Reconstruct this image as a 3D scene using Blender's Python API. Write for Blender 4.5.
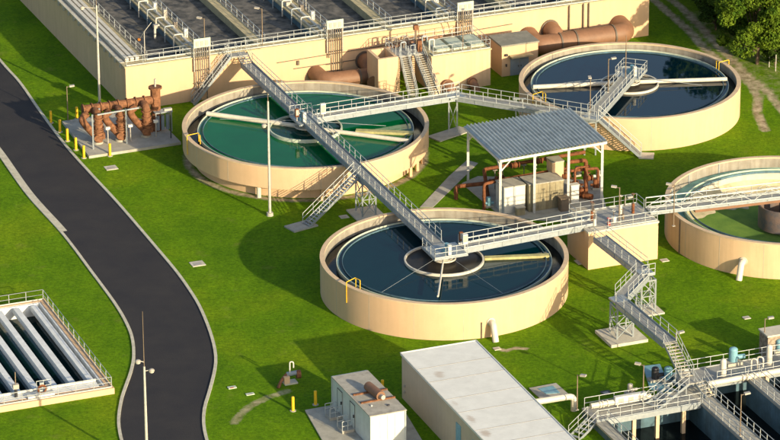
import bpy, math, random
import numpy as np
from mathutils import Vector, Matrix
random.seed(7); np.random.seed(7)
PI = math.pi
# ---------------------------------------------------------------- camera, world, sun, exposure
sc = bpy.context.scene
for o in list(bpy.data.objects): bpy.data.objects.remove(o)
C = sc.collection
F, PIT, ROL, CH = 3982.6, 0.3911, -0.0049, 158.52
_fw = Vector((0, math.cos(PIT), -math.sin(PIT))); _r0 = Vector((1, 0, 0)); _u0 = _r0.cross(_fw)
_r = math.cos(ROL)*_r0 + math.sin(ROL)*_u0; _u = -math.sin(ROL)*_r0 + math.cos(ROL)*_u0
cam = bpy.data.objects.new('camera', bpy.data.cameras.new('camera')); C.objects.link(cam)
M = Matrix((_r, _u, -_fw)).transposed().to_4x4(); M.translation = Vector((0, 0, CH)); cam.matrix_world = M
cam.data.sensor_width = 36; cam.data.lens = F/780*36; cam.data.clip_end = 6000; cam.data.clip_start = 1
sc.camera = cam

ELEV, AZ = math.radians(15.5), math.radians(-51.5)          # direction towards the sun, AZ from +X
sun = bpy.data.objects.new('sun', bpy.data.lights.new('sun', 'SUN')); C.objects.link(sun)
sdir = Vector((math.cos(ELEV)*math.cos(AZ), math.cos(ELEV)*math.sin(AZ), math.sin(ELEV)))
sun.rotation_euler = sdir.to_track_quat('Z', 'Y').to_euler()
sun.data.energy = 4.3; sun.data.angle = math.radians(0.6); sun.data.color = (1.0, 0.81, 0.52)
w = bpy.data.worlds.new('World'); sc.world = w; w.use_nodes = True
nt = w.node_tree; bg = nt.nodes['Background']
sky = nt.nodes.new('ShaderNodeTexSky'); sky.sky_type = 'NISHITA'; sky.sun_disc = False
sky.sun_elevation = ELEV; sky.sun_rotation = math.radians(90) - AZ; sky.dust_density = 2.5; sky.altitude = 50
nt.links.new(sky.outputs[0], bg.inputs[0]); bg.inputs[1].default_value = 0.115
sc.view_settings.view_transform = 'Standard'; sc.view_settings.look = 'None'
sc.view_settings.gamma = 1; sc.view_settings.use_curve_mapping = False; sc.view_settings.exposure = 0.75

def G(px, py, z=0.0):
    """point at height z that lies along a sight line through (px, py) of the 780x440 survey photo"""
    d = _fw + _r*((px-390)/F) - _u*((py-220)/F)
    t = (z-CH)/d.z
    return Vector((d.x*t, d.y*t, z))
def V3(*a): return Vector(a)
UA = math.radians(21.3)
U = Vector((math.cos(UA), math.sin(UA), 0)); Vd = Vector((-math.sin(UA), math.cos(UA), 0)); Z = Vector((0, 0, 1))

# ---------------------------------------------------------------- materials
def mat(name, col, rough=0.7, var=0.15, scale=1.0, bump=0.0, metal=0.0, streak=0.0, col2=None, bscale=None, grime=0.0, spec=0.5):
    m = bpy.data.materials.new(name); m.use_nodes = True
    n = m.node_tree.nodes; l = m.node_tree.links; b = n['Principled BSDF']
    b.inputs['Roughness'].default_value = rough; b.inputs['Metallic'].default_value = metal
    b.inputs['Specular IOR Level'].default_value = spec
    tc = n.new('ShaderNodeTexCoord'); no = n.new('ShaderNodeTexNoise')
    no.inputs['Scale'].default_value = scale; no.inputs['Detail'].default_value = 8; no.inputs['Roughness'].default_value = 0.65
    l.new(tc.outputs['Object'], no.inputs['Vector'])
    mr = n.new('ShaderNodeValToRGB')
    c2 = col2 if col2 else tuple(max(0, c*(1-2.2*var)) for c in col)
    mr.color_ramp.elements[0].position = 0.32; mr.color_ramp.elements[1].position = 0.68
    mr.color_ramp.elements[0].color = (*c2, 1); mr.color_ramp.elements[1].color = (*col, 1)
    l.new(no.outputs['Fac'], mr.inputs[0]); out = mr.outputs[0]
    if streak > 0:
        mp = n.new('ShaderNodeMapping'); mp.inputs['Scale'].default_value = (1.6, 1.6, 0.10)
        l.new(tc.outputs['Object'], mp.inputs[0])
        n2 = n.new('ShaderNodeTexNoise'); n2.inputs['Scale'].default_value = 1.5; n2.inputs['Detail'].default_value = 6
        l.new(mp.outputs[0], n2.inputs['Vector'])
        r2 = n.new('ShaderNodeMapRange'); r2.inputs[1].default_value = 0.40; r2.inputs[2].default_value = 0.72
        r2.inputs[3].default_value = 0; r2.inputs[4].default_value = streak
        l.new(n2.outputs['Fac'], r2.inputs[0])
        mx = n.new('ShaderNodeMixRGB'); mx.blend_type = 'MULTIPLY'; mx.inputs[2].default_value = (0.55, 0.47, 0.40, 1)
        l.new(r2.outputs[0], mx.inputs[0]); l.new(out, mx.inputs[1]); out = mx.outputs[0]
    if grime > 0:
        n3 = n.new('ShaderNodeTexNoise'); n3.inputs['Scale'].default_value = 0.55; n3.inputs['Detail'].default_value = 10; n3.inputs['Roughness'].default_value = 0.75
        l.new(tc.outputs['Object'], n3.inputs['Vector'])
        r3 = n.new('ShaderNodeMapRange'); r3.inputs[1].default_value = 0.52; r3.inputs[2].default_value = 0.68
        r3.inputs[3].default_value = 0; r3.inputs[4].default_value = grime
        l.new(n3.outputs['Fac'], r3.inputs[0])
        mx = n.new('ShaderNodeMixRGB'); mx.blend_type = 'MULTIPLY'; mx.inputs[2].default_value = (0.42, 0.37, 0.33, 1)
        l.new(r3.outputs[0], mx.inputs[0]); l.new(out, mx.inputs[1]); out = mx.outputs[0]
    l.new(out, b.inputs['Base Color'])
    if bump > 0:
        nb = n.new('ShaderNodeTexNoise'); nb.inputs['Scale'].default_value = bscale or scale*6; nb.inputs['Detail'].default_value = 5
        l.new(tc.outputs['Object'], nb.inputs['Vector'])
        bp = n.new('ShaderNodeBump'); bp.inputs['Strength'].default_value = bump; bp.inputs['Distance'].default_value = 0.05
        l.new(nb.outputs['Fac'], bp.inputs['Height']); l.new(bp.outputs[0], b.inputs['Normal'])
    return m
def water_mat(name, col, col2, scale=0.15, rough=0.06, wave=0.12, wscale=1.2):
    m = mat(name, col, rough, 0, scale, wave, col2=col2, bscale=wscale)
    b = m.node_tree.nodes['Principled BSDF']; b.inputs['IOR'].default_value = 1.27; b.inputs['Specular IOR Level'].default_value = 0.36
    return m
MT = dict(
 stucco=mat('stucco', (0.66, 0.455, 0.28), 0.9, 0.035, 0.5, 0.2, streak=0.10, bscale=9, grime=0.06),
 stucco_pale=mat('stucco_pale', (0.70, 0.50, 0.31), 0.9, 0.04, 0.5, 0.2, streak=0.22, bscale=9, grime=0.10),
 stucco_top=mat('stucco_rim', (0.66, 0.50, 0.33), 0.9, 0.08, 1.5, 0.2, grime=0.2),
 conc=mat('concrete', (0.46, 0.45, 0.39), 0.9, 0.14, 0.8, 0.3, bscale=12, grime=0.35),
 conc_in=mat('concrete_inner', (0.36, 0.34, 0.29), 0.9, 0.14, 0.7, 0.2, streak=0.6, grime=0.3),
 conc_pale=mat('concrete_pale', (0.62, 0.59, 0.49), 0.85, 0.12, 0.9, 0.2, grime=0.3),
 conc_moss=mat('concrete_moss', (0.54, 0.47, 0.28), 0.9, 0.14, 0.9, 0.3, grime=0.4),
 blue_wall=mat('blue_coated_concrete', (0.10, 0.20, 0.27), 0.7, 0.2, 0.8, 0.1, streak=0.5),
 trough=mat('trough_white_blue', (0.76, 0.80, 0.82), 0.6, 0.10, 1.2, 0.1, grime=0.15),
 galv=mat('galvanised_steel', (0.36, 0.41, 0.44), 0.45, 0.10, 3, 0, metal=0.25),
 galv_rail=mat('galvanised_rail', (0.48, 0.52, 0.53), 0.45, 0.08, 3, 0, metal=0.2),
 grate=mat('deck_grating', (0.42, 0.42, 0.39), 0.6, 0.15, 6, 0.4, metal=0.2, bscale=30),
 white=mat('white_paint', (0.66, 0.67, 0.63), 0.5, 0.08, 2, 0, grime=0.35),
 white_pipe=mat('white_pipe', (0.66, 0.63, 0.54), 0.45, 0.08, 2, 0, grime=0.3),
 yellow=mat('yellow_paint', (0.80, 0.52, 0.02), 0.5, 0.10, 3, 0),
 brown_pipe=mat('brown_pipe', (0.245, 0.128, 0.072), 0.6, 0.12, 1.0, 0.1, grime=0.35),
 rust=mat('rusty_pipe', (0.29, 0.135, 0.070), 0.8, 0.3, 2.6, 0.4, grime=0.85, spec=.2),
 copper=mat('red_brown_pipe', (0.25, 0.095, 0.042), 0.75, 0.25, 2.4, 0.3, grime=0.8, spec=.2),
 darkpipe=mat('dark_conduit', (0.16, 0.13, 0.10), 0.6, 0.2, 2),
 conduit=mat('conduit', (0.36, 0.32, 0.28), 0.5, 0.3, 4, metal=0.3),
 asphalt=mat('asphalt', (0.023, 0.023, 0.029), 0.85, 0.10, 0.25, 0.5, bscale=14, grime=0.0, col2=(.036,.034,.036), spec=.3),
 kerb=mat('kerb_concrete', (0.58, 0.56, 0.46), 0.9, 0.12, 1.5, 0.1, grime=0.3),
 roofm=mat('membrane_roof', (0.86, 0.84, 0.79), 0.8, 0.06, 0.9, 0.15, grime=0.12),
 grey_roof=mat('grey_roof', (0.27, 0.27, 0.23), 0.9, 0.15, 1.2, 0.1, grime=0.3),
 metal_roof=mat('corrugated_roof', (0.60, 0.65, 0.64), 0.5, 0.2, 1.1, 0, metal=0.2, grime=0.3),
 cabinet=mat('cabinet_pale', (0.66, 0.71, 0.68), 0.5, 0.06, 1.5, 0, streak=0.2),
 cab_roof=mat('cabinet_roof', (0.46, 0.44, 0.38), 0.7, 0.15, 1.2, 0, grime=0.5),
 tan_box=mat('tan_container', (0.42, 0.38, 0.24), 0.6, 0.18, 1.2, 0, streak=0.7, grime=0.4),
 door=mat('blue_grey_door', (0.26, 0.32, 0.38), 0.6, 0.08, 1.5),
 blue=mat('pale_blue_paint', (0.20, 0.42, 0.52), 0.5, 0.12, 2),
 dark=mat('dark_void', (0.02, 0.022, 0.02), 0.8, 0.2, 1),
 black=mat('dark_machinery', (0.06, 0.06, 0.07), 0.5, 0.3, 3),
 red=mat('red_paint', (0.55, 0.06, 0.04), 0.5, 0.1, 3),
 lamp=mat('lamp_head_grey', (0.42, 0.40, 0.36), 0.5, 0.1, 3),
 lens=mat('lamp_lens', (0.75, 0.75, 0.72), 0.2, 0.03, 3),
 pole=mat('pole_grey', (0.50, 0.49, 0.45), 0.5, 0.12, 2),
 pole_dark=mat('pole_bronze', (0.22, 0.17, 0.12), 0.5, 0.12, 2),
 drum=mat('rusty_drum', (0.20, 0.13, 0.10), 0.7, 0, 1.3, 0.3, col2=(0.07, 0.08, 0.10), grime=0.5),
 teal=mat('teal_coating', (0.32, 0.62, 0.50), 0.7, 0.2, 0.8, 0, streak=0.2),
 weir=mat('weir_plate', (0.55, 0.62, 0.50), 0.6, 0.12, 2),
 scum=mat('scum_trough', (0.52, 0.49, 0.22), 0.7, 0.2, 2, grime=0.3),
 bark=mat('bark', (0.14, 0.10, 0.07), 0.9, 0.25, 4, 0.5),
 water_teal=water_mat('water_teal', (0.000, 0.022, 0.030), (0.000, 0.015, 0.023)),
 water_green=water_mat('water_green', (0.000, 0.120, 0.034), (0.000, 0.088, 0.026)),
 water_blue=water_mat('water_blue', (0.000, 0.010, 0.020), (0.000, 0.007, 0.015), wave=.05),
 water_well=water_mat('water_scummy', (0.035, 0.026, 0.018), (0.02, 0.02, 0.02), rough=0.3),
 water_well_g=water_mat('water_well_green', (0.006, 0.06, 0.045), (0.004, 0.04, 0.03), rough=0.1),
 water_gray=water_mat('water_aerated', (0.21, 0.195, 0.17), (0.022, 0.026, 0.028), scale=0.75, rough=0.6, wave=1.0, wscale=1.8),
 water_dark=water_mat('water_dark', (0.004, 0.008, 0.010), (0.003, 0.006, 0.007), rough=0.15),
 water_dteal=water_mat('water_dark_teal', (0.003, 0.022, 0.026), (0.002, 0.012, 0.014), rough=0.1),
)
def leaf_mat(name, a, b_):
    m = bpy.data.materials.new(name); m.use_nodes = True; n = m.node_tree.nodes; l = m.node_tree.links; b = n['Principled BSDF']
    tc = n.new('ShaderNodeTexCoord'); no = n.new('ShaderNodeTexNoise'); no.inputs['Scale'].default_value = 0.9; no.inputs['Detail'].default_value = 6
    l.new(tc.outputs['Object'], no.inputs['Vector']); r = n.new('ShaderNodeValToRGB')
    r.color_ramp.elements[0].color = (*a, 1); r.color_ramp.elements[1].color = (*b_, 1); r.color_ramp.elements[0].position = .35; r.color_ramp.elements[1].position = .65
    l.new(no.outputs['Fac'], r.inputs[0]); l.new(r.outputs[0], b.inputs['Base Color']); b.inputs['Roughness'].default_value = 0.85; b.inputs['Specular IOR Level'].default_value = 0.1
    return m
_b = MT['water_blue'].node_tree.nodes['Principled BSDF']; _b.inputs['IOR'].default_value = 1.36; _b.inputs['Specular IOR Level'].default_value = .5; _b.inputs['Roughness'].default_value = .03
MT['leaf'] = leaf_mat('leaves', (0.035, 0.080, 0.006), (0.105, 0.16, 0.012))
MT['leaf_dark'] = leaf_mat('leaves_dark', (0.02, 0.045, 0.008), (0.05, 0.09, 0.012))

# ---------------------------------------------------------------- mesh helpers
class MB:
    def __init__(s): s.v = []; s.f = []; s.sm = []
    def add(s, vs, fs, smooth=False):
        b = len(s.v); s.v += [tuple(v) for v in vs]; s.f += [tuple(b+i for i in f) for f in fs]; s.sm += [smooth]*len(fs); return s
    def prism(s, poly, z0, z1):
        """extruded polygon; z may be a number or list per corner"""
        n = len(poly)
        a0 = z0 if isinstance(z0, (list, tuple)) else [z0]*n; a1 = z1 if isinstance(z1, (list, tuple)) else [z1]*n
        vs = [(p[0], p[1], z) for p, z in zip(poly, a0)] + [(p[0], p[1], z) for p, z in zip(poly, a1)]
        ar = sum(poly[i][0]*poly[(i+1) % n][1]-poly[(i+1) % n][0]*poly[i][1] for i in range(n))
        fs = [tuple(range(n-1, -1, -1)), tuple(range(n, 2*n))] + [(i, (i+1) % n, n+(i+1) % n, n+i) for i in range(n)]
        if ar < 0: fs = [tuple(reversed(f)) for f in fs]
        return s.add(vs, fs)
    def box(s, c, dx, dy, dz, a=UA):
        """box with base centre c, sizes along the site axes"""
        u = Vector((math.cos(a), math.sin(a), 0)); v = Vector((-math.sin(a), math.cos(a), 0)); c = Vector(c)
        p = [c+u*(i*dx/2)+v*(j*dy/2) for i, j in ((-1, -1), (1, -1), (1, 1), (-1, 1))]
        return s.prism(p, c.z, c.z+dz)
    def beam(s, a, b, wd, h, up=Z):
        """rectangular bar from a to b, width wd, height h, centred"""
        a = Vector(a); b = Vector(b); d = (b-a).normalized()
        sd = d.cross(up)
        if sd.length < 1e-4: sd = d.cross(Vector((1, 0, 0)))
        sd.normalize(); up2 = sd.cross(d).normalized()
        vs = [p+sd*(i*wd/2)+up2*(j*h/2) for p in (a, b) for i, j in ((-1, -1), (1, -1), (1, 1), (-1, 1))]
        return s.add(vs, [(3, 2, 1, 0), (4, 5, 6, 7), (0, 1, 5, 4), (1, 2, 6, 5), (2, 3, 7, 6), (3, 0, 4, 7)])
    def cyl(s, a, b, r, n=10, r2=None, caps=True):
        a = Vector(a); b = Vector(b); d = (b-a).normalized()
        x = d.orthogonal().normalized(); y = d.cross(x); r2 = r if r2 is None else r2
        ra = [a+(x*math.cos(t)+y*math.sin(t))*r for t in [2*PI*i/n for i in range(n)]]
        rb = [b+(x*math.cos(t)+y*math.sin(t))*r2 for t in [2*PI*i/n for i in range(n)]]
        s.add(ra+rb, [(i, (i+1) % n, n+(i+1) % n, n+i) for i in range(n)], True)
        if caps: s.add(ra, [tuple(range(n-1, -1, -1))]); s.add(rb, [tuple(range(n))])
        return s
    def tube(s, pts, r, n=12, bend=0.0, k=5, caps=True):
        """pipe through points, corners rounded with radius bend"""
        P = [Vector(p) for p in pts]
        if bend > 0 and len(P) > 2:
            Q = [P[0]]
            for i in range(1, len(P)-1):
                a, b, c = P[i-1], P[i], P[i+1]
                d1 = (a-b); d2 = (c-b); t = min(bend, d1.length*.48, d2.length*.48)
                p0 = b+d1.normalized()*t; p2 = b+d2.normalized()*t
                for j in range(k+1):
                    q = j/k; Q.append(p0*(1-q)**2+b*2*q*(1-q)+p2*q*q)
            Q.append(P[-1]); P = Q
        rings = []; x = None
        for i, p in enumerate(P):
            d = (P[min(i+1, len(P)-1)]-P[max(i-1, 0)]).normalized()
            x = d.orthogonal().normalized() if x is None else (x-d*x.dot(d)).normalized()
            y = d.cross(x); rings.append([p+(x*math.cos(2*PI*j/n)+y*math.sin(2*PI*j/n))*r for j in range(n)])
        vs = [v for rg in rings for v in rg]; fs = []
        for i in range(len(rings)-1):
            for j in range(n): fs.append((i*n+j, i*n+(j+1) % n, (i+1)*n+(j+1) % n, (i+1)*n+j))
        s.add(vs, fs, True)
        if caps: s.add(rings[0], [tuple(range(n-1, -1, -1))]); s.add(rings[-1], [tuple(range(n))])
        return s
    def lathe(s, c, prof, n=96, closed=True, smooth=True, a0=0, a1=2*PI):
        """profile [(r,z)...] spun round the vertical through c; every profile segment keeps its own verts (sharp edges)"""
        c = Vector(c); full = abs(a1-a0-2*PI) < 1e-6; m = n if full else n+1
        segs = list(zip(prof, prof[1:]+prof[:1])) if closed else list(zip(prof, prof[1:]))
        for (r0, z0), (r1, z1) in segs:
            A = [c+Vector((r0*math.cos(a0+(a1-a0)*i/n), r0*math.sin(a0+(a1-a0)*i/n), z0)) for i in range(m)]
            B = [c+Vector((r1*math.cos(a0+(a1-a0)*i/n), r1*math.sin(a0+(a1-a0)*i/n), z1)) for i in range(m)]
            s.add(A+B, [(i, (i+1) % m, m+(i+1) % m, m+i) for i in range(n)], smooth)
        return s
    def disc(s, c, r, n=96):
        c = Vector(c); return s.add([c+Vector((r*math.cos(2*PI*i/n), r*math.sin(2*PI*i/n), 0)) for i in range(n)], [tuple(range(n))])
    def ball(s, c, r, n=12, m=8, sz=1.0):
        c = Vector(c); vs = [c+Vector((r*math.sin(PI*j/m)*math.cos(2*PI*i/n), r*math.sin(PI*j/m)*math.sin(2*PI*i/n), r*sz*math.cos(PI*j/m))) for j in range(m+1) for i in range(n)]
        return s.add(vs, [(j*n+i, (j+1)*n+i, (j+1)*n+(i+1) % n, j*n+(i+1) % n) for j in range(m) for i in range(n)], True)
    def build(s, name, material, parent=None, label=None):
        org = wl(parent)
        me = bpy.data.meshes.new(name); me.from_pydata([(v[0]-org.x, v[1]-org.y, v[2]-org.z) for v in s.v], [], s.f)
        me.polygons.foreach_set('use_smooth', s.sm); me.materials.append(MT[material] if isinstance(material, str) else material); me.update()
        o = bpy.data.objects.new(name, me); C.objects.link(o)
        if parent: o.parent = parent
        if label: o['label'] = label
        return o
def wl(o):
    v = Vector((0, 0, 0))
    while o: v += o.location; o = o.parent
    return v
def thing(name, label, cat, loc, group=None):
    o = bpy.data.objects.new(name, None); C.objects.link(o); o.location = Vector(loc)
    o.empty_display_size = 0.3; o['label'] = label; o['category'] = cat
    if group: o['group'] = group
    return o
def struct(o): o['kind'] = 'structure'; return o
def copy_tree(o, loc, label, parent=None):
    c = o.copy(); C.objects.link(c)
    if parent: c.parent = parent
    else: c.location = Vector(loc); c['label'] = label
    for ch in [x for x in bpy.data.objects if x.parent == o]: copy_tree(ch, None, None, c)
    return c
_post = {}
def post_mesh(h, m):
    k = (h, m)
    if k not in _post:
        b = MB(); b.cyl((0, 0, -0.05), (0, 0, h), 0.034, 6)
        me = bpy.data.meshes.new('post'); me.from_pydata(b.v, [], b.f); me.materials.append(MT[m]); _post[k] = me
    return _post[k]
def railing(parent, path, h=1.07, step=1.6, m='galvanised_rail', toe=True, mid=1, posts=True):
    """guard rail along a list of points on deck level: rails as one mesh, each post its own sub-part"""
    m = 'galv_rail'
    P = [Vector(p) for p in path]; b = MB()
    for k in range(mid+1):
        z = h*(k+1)/(mid+1)
        b.tube([p+Z*z for p in P], 0.034, 6)
    if toe:
        for a, c in zip(P, P[1:]): b.beam(a+Z*0.06, c+Z*0.06, 0.012, 0.12)
    r = b.build('railing', m, parent); org = wl(r)
    if posts:
        for i, (a, c) in enumerate(zip(P, P[1:])):
            L = (c-a).length; n = max(1, round(L/step))
            for k in range(n+(1 if i == len(P)-2 else 0)):
                o = bpy.data.objects.new('post', post_mesh(h, m)); C.objects.link(o); o.parent = r; o.location = a.lerp(c, k/n)-org
    return r
def offs(a, b, d):
    """a,b shifted d to the right-hand side of the run a->b"""
    a = Vector(a); b = Vector(b); t = (b-a); t.z = 0; t.normalize(); s = Vector((t.y, -t.x, 0))*d
    return a+s, b+s
def walkway(root, a, b, wd=1.25, depth=0.42, rails=(1, 1), truss=False, rail_cut=((0, 1), (0, 1)), deck=None):
    """straight run of deck with side girders and railings, a and b on deck level centre line"""
    a = Vector(a); b = Vector(b)
    MB().beam(a-Z*0.03, b-Z*0.03, wd-0.1, 0.05).build('deck', deck or 'grate', root)
    for i, sg in enumerate((-1, 1)):
        p, q = offs(a, b, sg*wd/2)
        g = MB(); g.beam(p-Z*(depth/2-.03), q-Z*(depth/2-.03), 0.05, depth); g.beam(p+Z*.03, q+Z*.03, .16, .03); g.beam(p-Z*(depth-.03), q-Z*(depth-.03), .16, .03)
        n = max(1, round((q-p).length/2.2))
        for k in range(n+1): t = p.lerp(q, k/n); g.beam(t-Z*(depth-.05), t, 0.14, 0.04, up=(q-p).normalized())
        g.build('girder', 'galv', root)
        if rails[i]:
            c = rail_cut[i]; railing(root, [p.lerp(q, c[0])+Z*.05, p.lerp(q, c[1])+Z*.05])
            if truss:
                t = MB(); n = max(1, round((q-p).length/1.8))
                for k in range(n):
                    s0 = p.lerp(q, k/n); s1 = p.lerp(q, (k+1)/n)
                    t.cyl(s0+Z*(1.1 if k % 2 else .05), s1+Z*(.05 if k % 2 else 1.1), .035, 6)
                t.tube([p+Z*1.12, q+Z*1.12], .07, 6); t.build('bracing', 'galv_rail', root)
def stair(root, top, bot, wd=1.1, rails=True, tread='galv'):
    """flight from top to bottom (points at walking level)"""
    top = Vector(top); bot = Vector(bot); n = max(2, round((top.z-bot.z)/0.19))
    d = bot-top; d.z = 0; d.normalize(); s = Vector((d.y, -d.x, 0))
    t = MB()
    for k in range(n):
        p = top.lerp(bot, (k+.5)/n); q = p-d*0.14; e = p+d*0.14
        t.beam(q, e, wd-.08, 0.04)
    t.build('treads', tread, root)
    for sg in (-1, 1):
        p = top+s*sg*wd/2; q = bot+s*sg*wd/2
        MB().beam(p-Z*.08, q-Z*.08, .05, .28).build('stringer', 'galv', root)
        if rails: railing(root, [p+Z*.05, q+Z*.05], toe=False)
def tower(root, c, wx, wy, z0, z1, a=UA):
    """braced four-post steel trestle"""
    u = Vector((math.cos(a), math.sin(a), 0)); v = Vector((-math.sin(a), math.cos(a), 0)); c = Vector((c[0], c[1], 0))
    K = [c+u*(i*wx/2)+v*(j*wy/2) for i, j in ((-1, -1), (1, -1), (1, 1), (-1, 1))]
    for k in K: MB().beam(k+Z*z0, k+Z*z1, .16, .16).build('leg', 'galv', root)
    b = MB()
    for i in range(4):
        p, q = K[i], K[(i+1) % 4]; m = (z0+z1)/2
        for lo, hi in ((z0+.1, m), (m, z1-.1)):
            b.beam(p+Z*lo, q+Z*hi, .07, .07); b.beam(q+Z*lo, p+Z*hi, .07, .07)
        b.beam(p+Z*m, q+Z*m, .08, .08); b.beam(p+Z*(z1-.08), q+Z*(z1-.08), .12, .14)
    b.build('bracing', 'galv', root)
def pad(name, pix, z1, label, m='conc', cat='slab', z0=-0.05, group=None):
    P = [G(x, y, z1) for x, y in pix]; c = sum(P, Vector())/len(P)
    r = MB(); r.prism(P, z0, z1); o = r.build(name, m)
    o['label'] = label; o['category'] = cat
    if group: o['group'] = group
    return o
def tag(o, label, cat, group=None):
    o['label'] = label; o['category'] = cat
    if group: o['group'] = group
    return o

# ---------------------------------------------------------------- plan coordinates
TANK = dict(C=(5.39, 366.03, 12.4, 3.79), B=(-9.10, 402.88, 13.35, 3.75), A=(26.79, 416.15, 12.33, 3.70), D=(40.61, 380.35, 12.20, 3.78))
DK = 4.32                                                   # walking level of the bridges
AB0 = Vector((-29.42, 416.93, 0)); AB1 = Vector((30.48, 440.92, 0)); AU = (AB1-AB0).normalized(); AV = Vector((-AU.y, AU.x, 0)); ABL = (AB1-AB0).length; ABH = 5.1
FB0 = Vector((-26.10, 341.67, 0)); FBV = Vector((-0.362, 0.932, 0)).normalized(); FBU = Vector((FBV.y, -FBV.x, 0)); FBL = 22.9
LBU = Vector((math.cos(math.radians(21.5)), math.sin(math.radians(21.5)), 0)); LBV = Vector((-LBU.y, LBU.x, 0))
LB0 = Vector((17.4, 337.0, 0))

# ---------------------------------------------------------------- ground sheet with bare-earth mask
def seg_d(X, Y, pts):
    D = np.full(X.shape, 1e9)
    for (x0, y0), (x1, y1) in zip(pts, pts[1:]):
        dx, dy = x1-x0, y1-y0; t = np.clip(((X-x0)*dx+(Y-y0)*dy)/(dx*dx+dy*dy+1e-9), 0, 1)
        D = np.minimum(D, np.hypot(X-x0-t*dx, Y-y0-t*dy))
    return D
def PX(l): return [tuple(G(x, y)[:2]) for x, y in l]
xs = np.concatenate([[-3000, -1200, -400, -150, -80], np.arange(-56, 60, 0.4), [85, 150, 400, 1200, 3000]])
ys = np.concatenate([[-600, 0, 150, 260, 300], np.arange(318, 480, 0.4), [500, 560, 700, 1200, 3000, 5000]])
X, Y = np.meshgrid(xs, ys); nx, ny = len(xs), len(ys)
co = np.zeros((ny*nx, 3)); co[:, 0] = X.ravel(); co[:, 1] = Y.ravel()
idx = np.arange(ny*nx).reshape(ny, nx)
qd = np.stack([idx[:-1, :-1], idx[:-1, 1:], idx[1:, 1:], idx[1:, :-1]], -1).reshape(-1, 4)
cxy = co[qd].mean(1)[:, :2]
def inside(p, o, u, v, u0, u1, v0, v1):
    a = (p[:, 0]-o.x)*u.x+(p[:, 1]-o.y)*u.y; b = (p[:, 0]-o.x)*v.x+(p[:, 1]-o.y)*v.y
    return (a > u0) & (a < u1) & (b > v0) & (b < v1)
cut = inside(cxy, FB0, FBU, FBV, -15.5, -0.5, 0.5, FBL-0.5) | inside(cxy, LB0, LBU, LBV, 0.6, 34, -24, -1.9) | inside(cxy, LB0, LBU, LBV, 11.6, 34, -3, 2.4)
qd = qd[~cut]
me = bpy.data.meshes.new('ground'); me.vertices.add(len(co)); me.vertices.foreach_set('co', co.ravel())
me.loops.add(qd.size); me.loops.foreach_set('vertex_index', qd.ravel().astype(np.int32))
me.polygons.add(len(qd)); me.polygons.foreach_set('loop_start', (np.arange(len(qd))*4).astype(np.int32)); me.polygons.foreach_set('loop_total', np.full(len(qd), 4, np.int32))
me.update(calc_edges=True)
bare = np.zeros(X.shape)
def blend(mask): 
    global bare
    bare = np.maximum(bare, mask)
for tr in ([(640, -12), (660, 5), (688, 30), (706, 50), (722, 62), (738, 74), (752, 86), (758, 98), (757, 112), (765, 130)], [(652, -14), (680, 6), (700, 26), (716, 44), (748, 76), (768, 92), (790, 120)]):
    blend(np.clip(1.2-seg_d(X, Y, PX(tr))/0.8, 0, 0.72))
blend(np.clip(1.0-seg_d(X, Y, PX([(706, 18), (735, 52), (760, 72), (800, 92)]))/4.2, 0, 0.40))
blend(np.clip(0.95-seg_d(X, Y, PX([(234, 423), (243, 412), (252, 405), (266, 398), (288, 391)]))/0.9, 0, .58))
blend(np.clip(1.0-seg_d(X, Y, PX([(498, 349), (506, 351), (516, 348), (526, 349)]))/0.6, 0, .9))
cB = TANK['B']; blend(np.clip(0.9-np.abs(np.hypot(X-cB[0], Y-cB[1])-12.9)/1.1, 0, 0.75))
at = me.attributes.new('bare', 'FLOAT', 'POINT'); at.data.foreach_set('value', bare.ravel().astype(np.float32))
gm = bpy.data.materials.new('grass_ground'); gm.use_nodes = True; n = gm.node_tree.nodes; l = gm.node_tree.links; b = n['Principled BSDF']
tc = n.new('ShaderNodeTexCoord')
def noise(scale, detail=6, rough=.6, stretch=None):
    t = n.new('ShaderNodeTexNoise'); t.inputs['Scale'].default_value = scale; t.inputs['Detail'].default_value = detail; t.inputs['Roughness'].default_value = rough
    if stretch:
        mp = n.new('ShaderNodeMapping'); mp.inputs['Scale'].default_value = stretch; mp.inputs['Rotation'].default_value = (0, 0, math.radians(-35)); l.new(tc.outputs['Object'], mp.inputs[0]); l.new(mp.outputs[0], t.inputs['Vector'])
    else: l.new(tc.outputs['Object'], t.inputs['Vector'])
    return t
def ramp(src, stops):
    r = n.new('ShaderNodeValToRGB'); e = r.color_ramp.elements
    while len(e) < len(stops): e.new(.5)
    for q, (p, c_) in zip(e, stops): q.position = p; q.color = (*c_, 1)
    l.new(src, r.inputs[0]); return r.outputs[0]
def mix(f, a, c_, mode='MIX'):
    m = n.new('ShaderNodeMixRGB'); m.blend_type = mode
    for i, v in ((0, f), (1, a), (2, c_)):
        if isinstance(v, (int, float)): m.inputs[i].default_value = v
        elif isinstance(v, tuple): m.inputs[i].default_value = (*v, 1)
        else: l.new(v, m.inputs[i])
    return m.outputs[0]
big = ramp(noise(0.09, 5).outputs['Fac'], [(0.28, (0.080, 0.195, 0.003)), (0.5, (0.120, 0.255, 0.004)), (0.72, (0.190, 0.305, 0.006))])
fine = ramp(noise(3.0, 8, .8).outputs['Fac'], [(0.30, (0.38, 0.44, 0.40)), (0.72, (1.45, 1.36, 1.2))])
str_ = ramp(noise(0.5, 5, .6, (1, .3, 1)).outputs['Fac'], [(0.35, (0.86, .88, .86)), (0.65, (1.08, 1.06, 1.0))])
fine2 = ramp(noise(1.15, 10, .85).outputs['Fac'], [(0.34, (0.62, 0.68, 0.6)), (0.66, (1.28, 1.22, 1.2))])
g1 = mix(1.0, mix(1.0, big, fine, 'MULTIPLY'), fine2, 'MULTIPLY'); g1 = mix(1.0, g1, str_, 'MULTIPLY')
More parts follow.
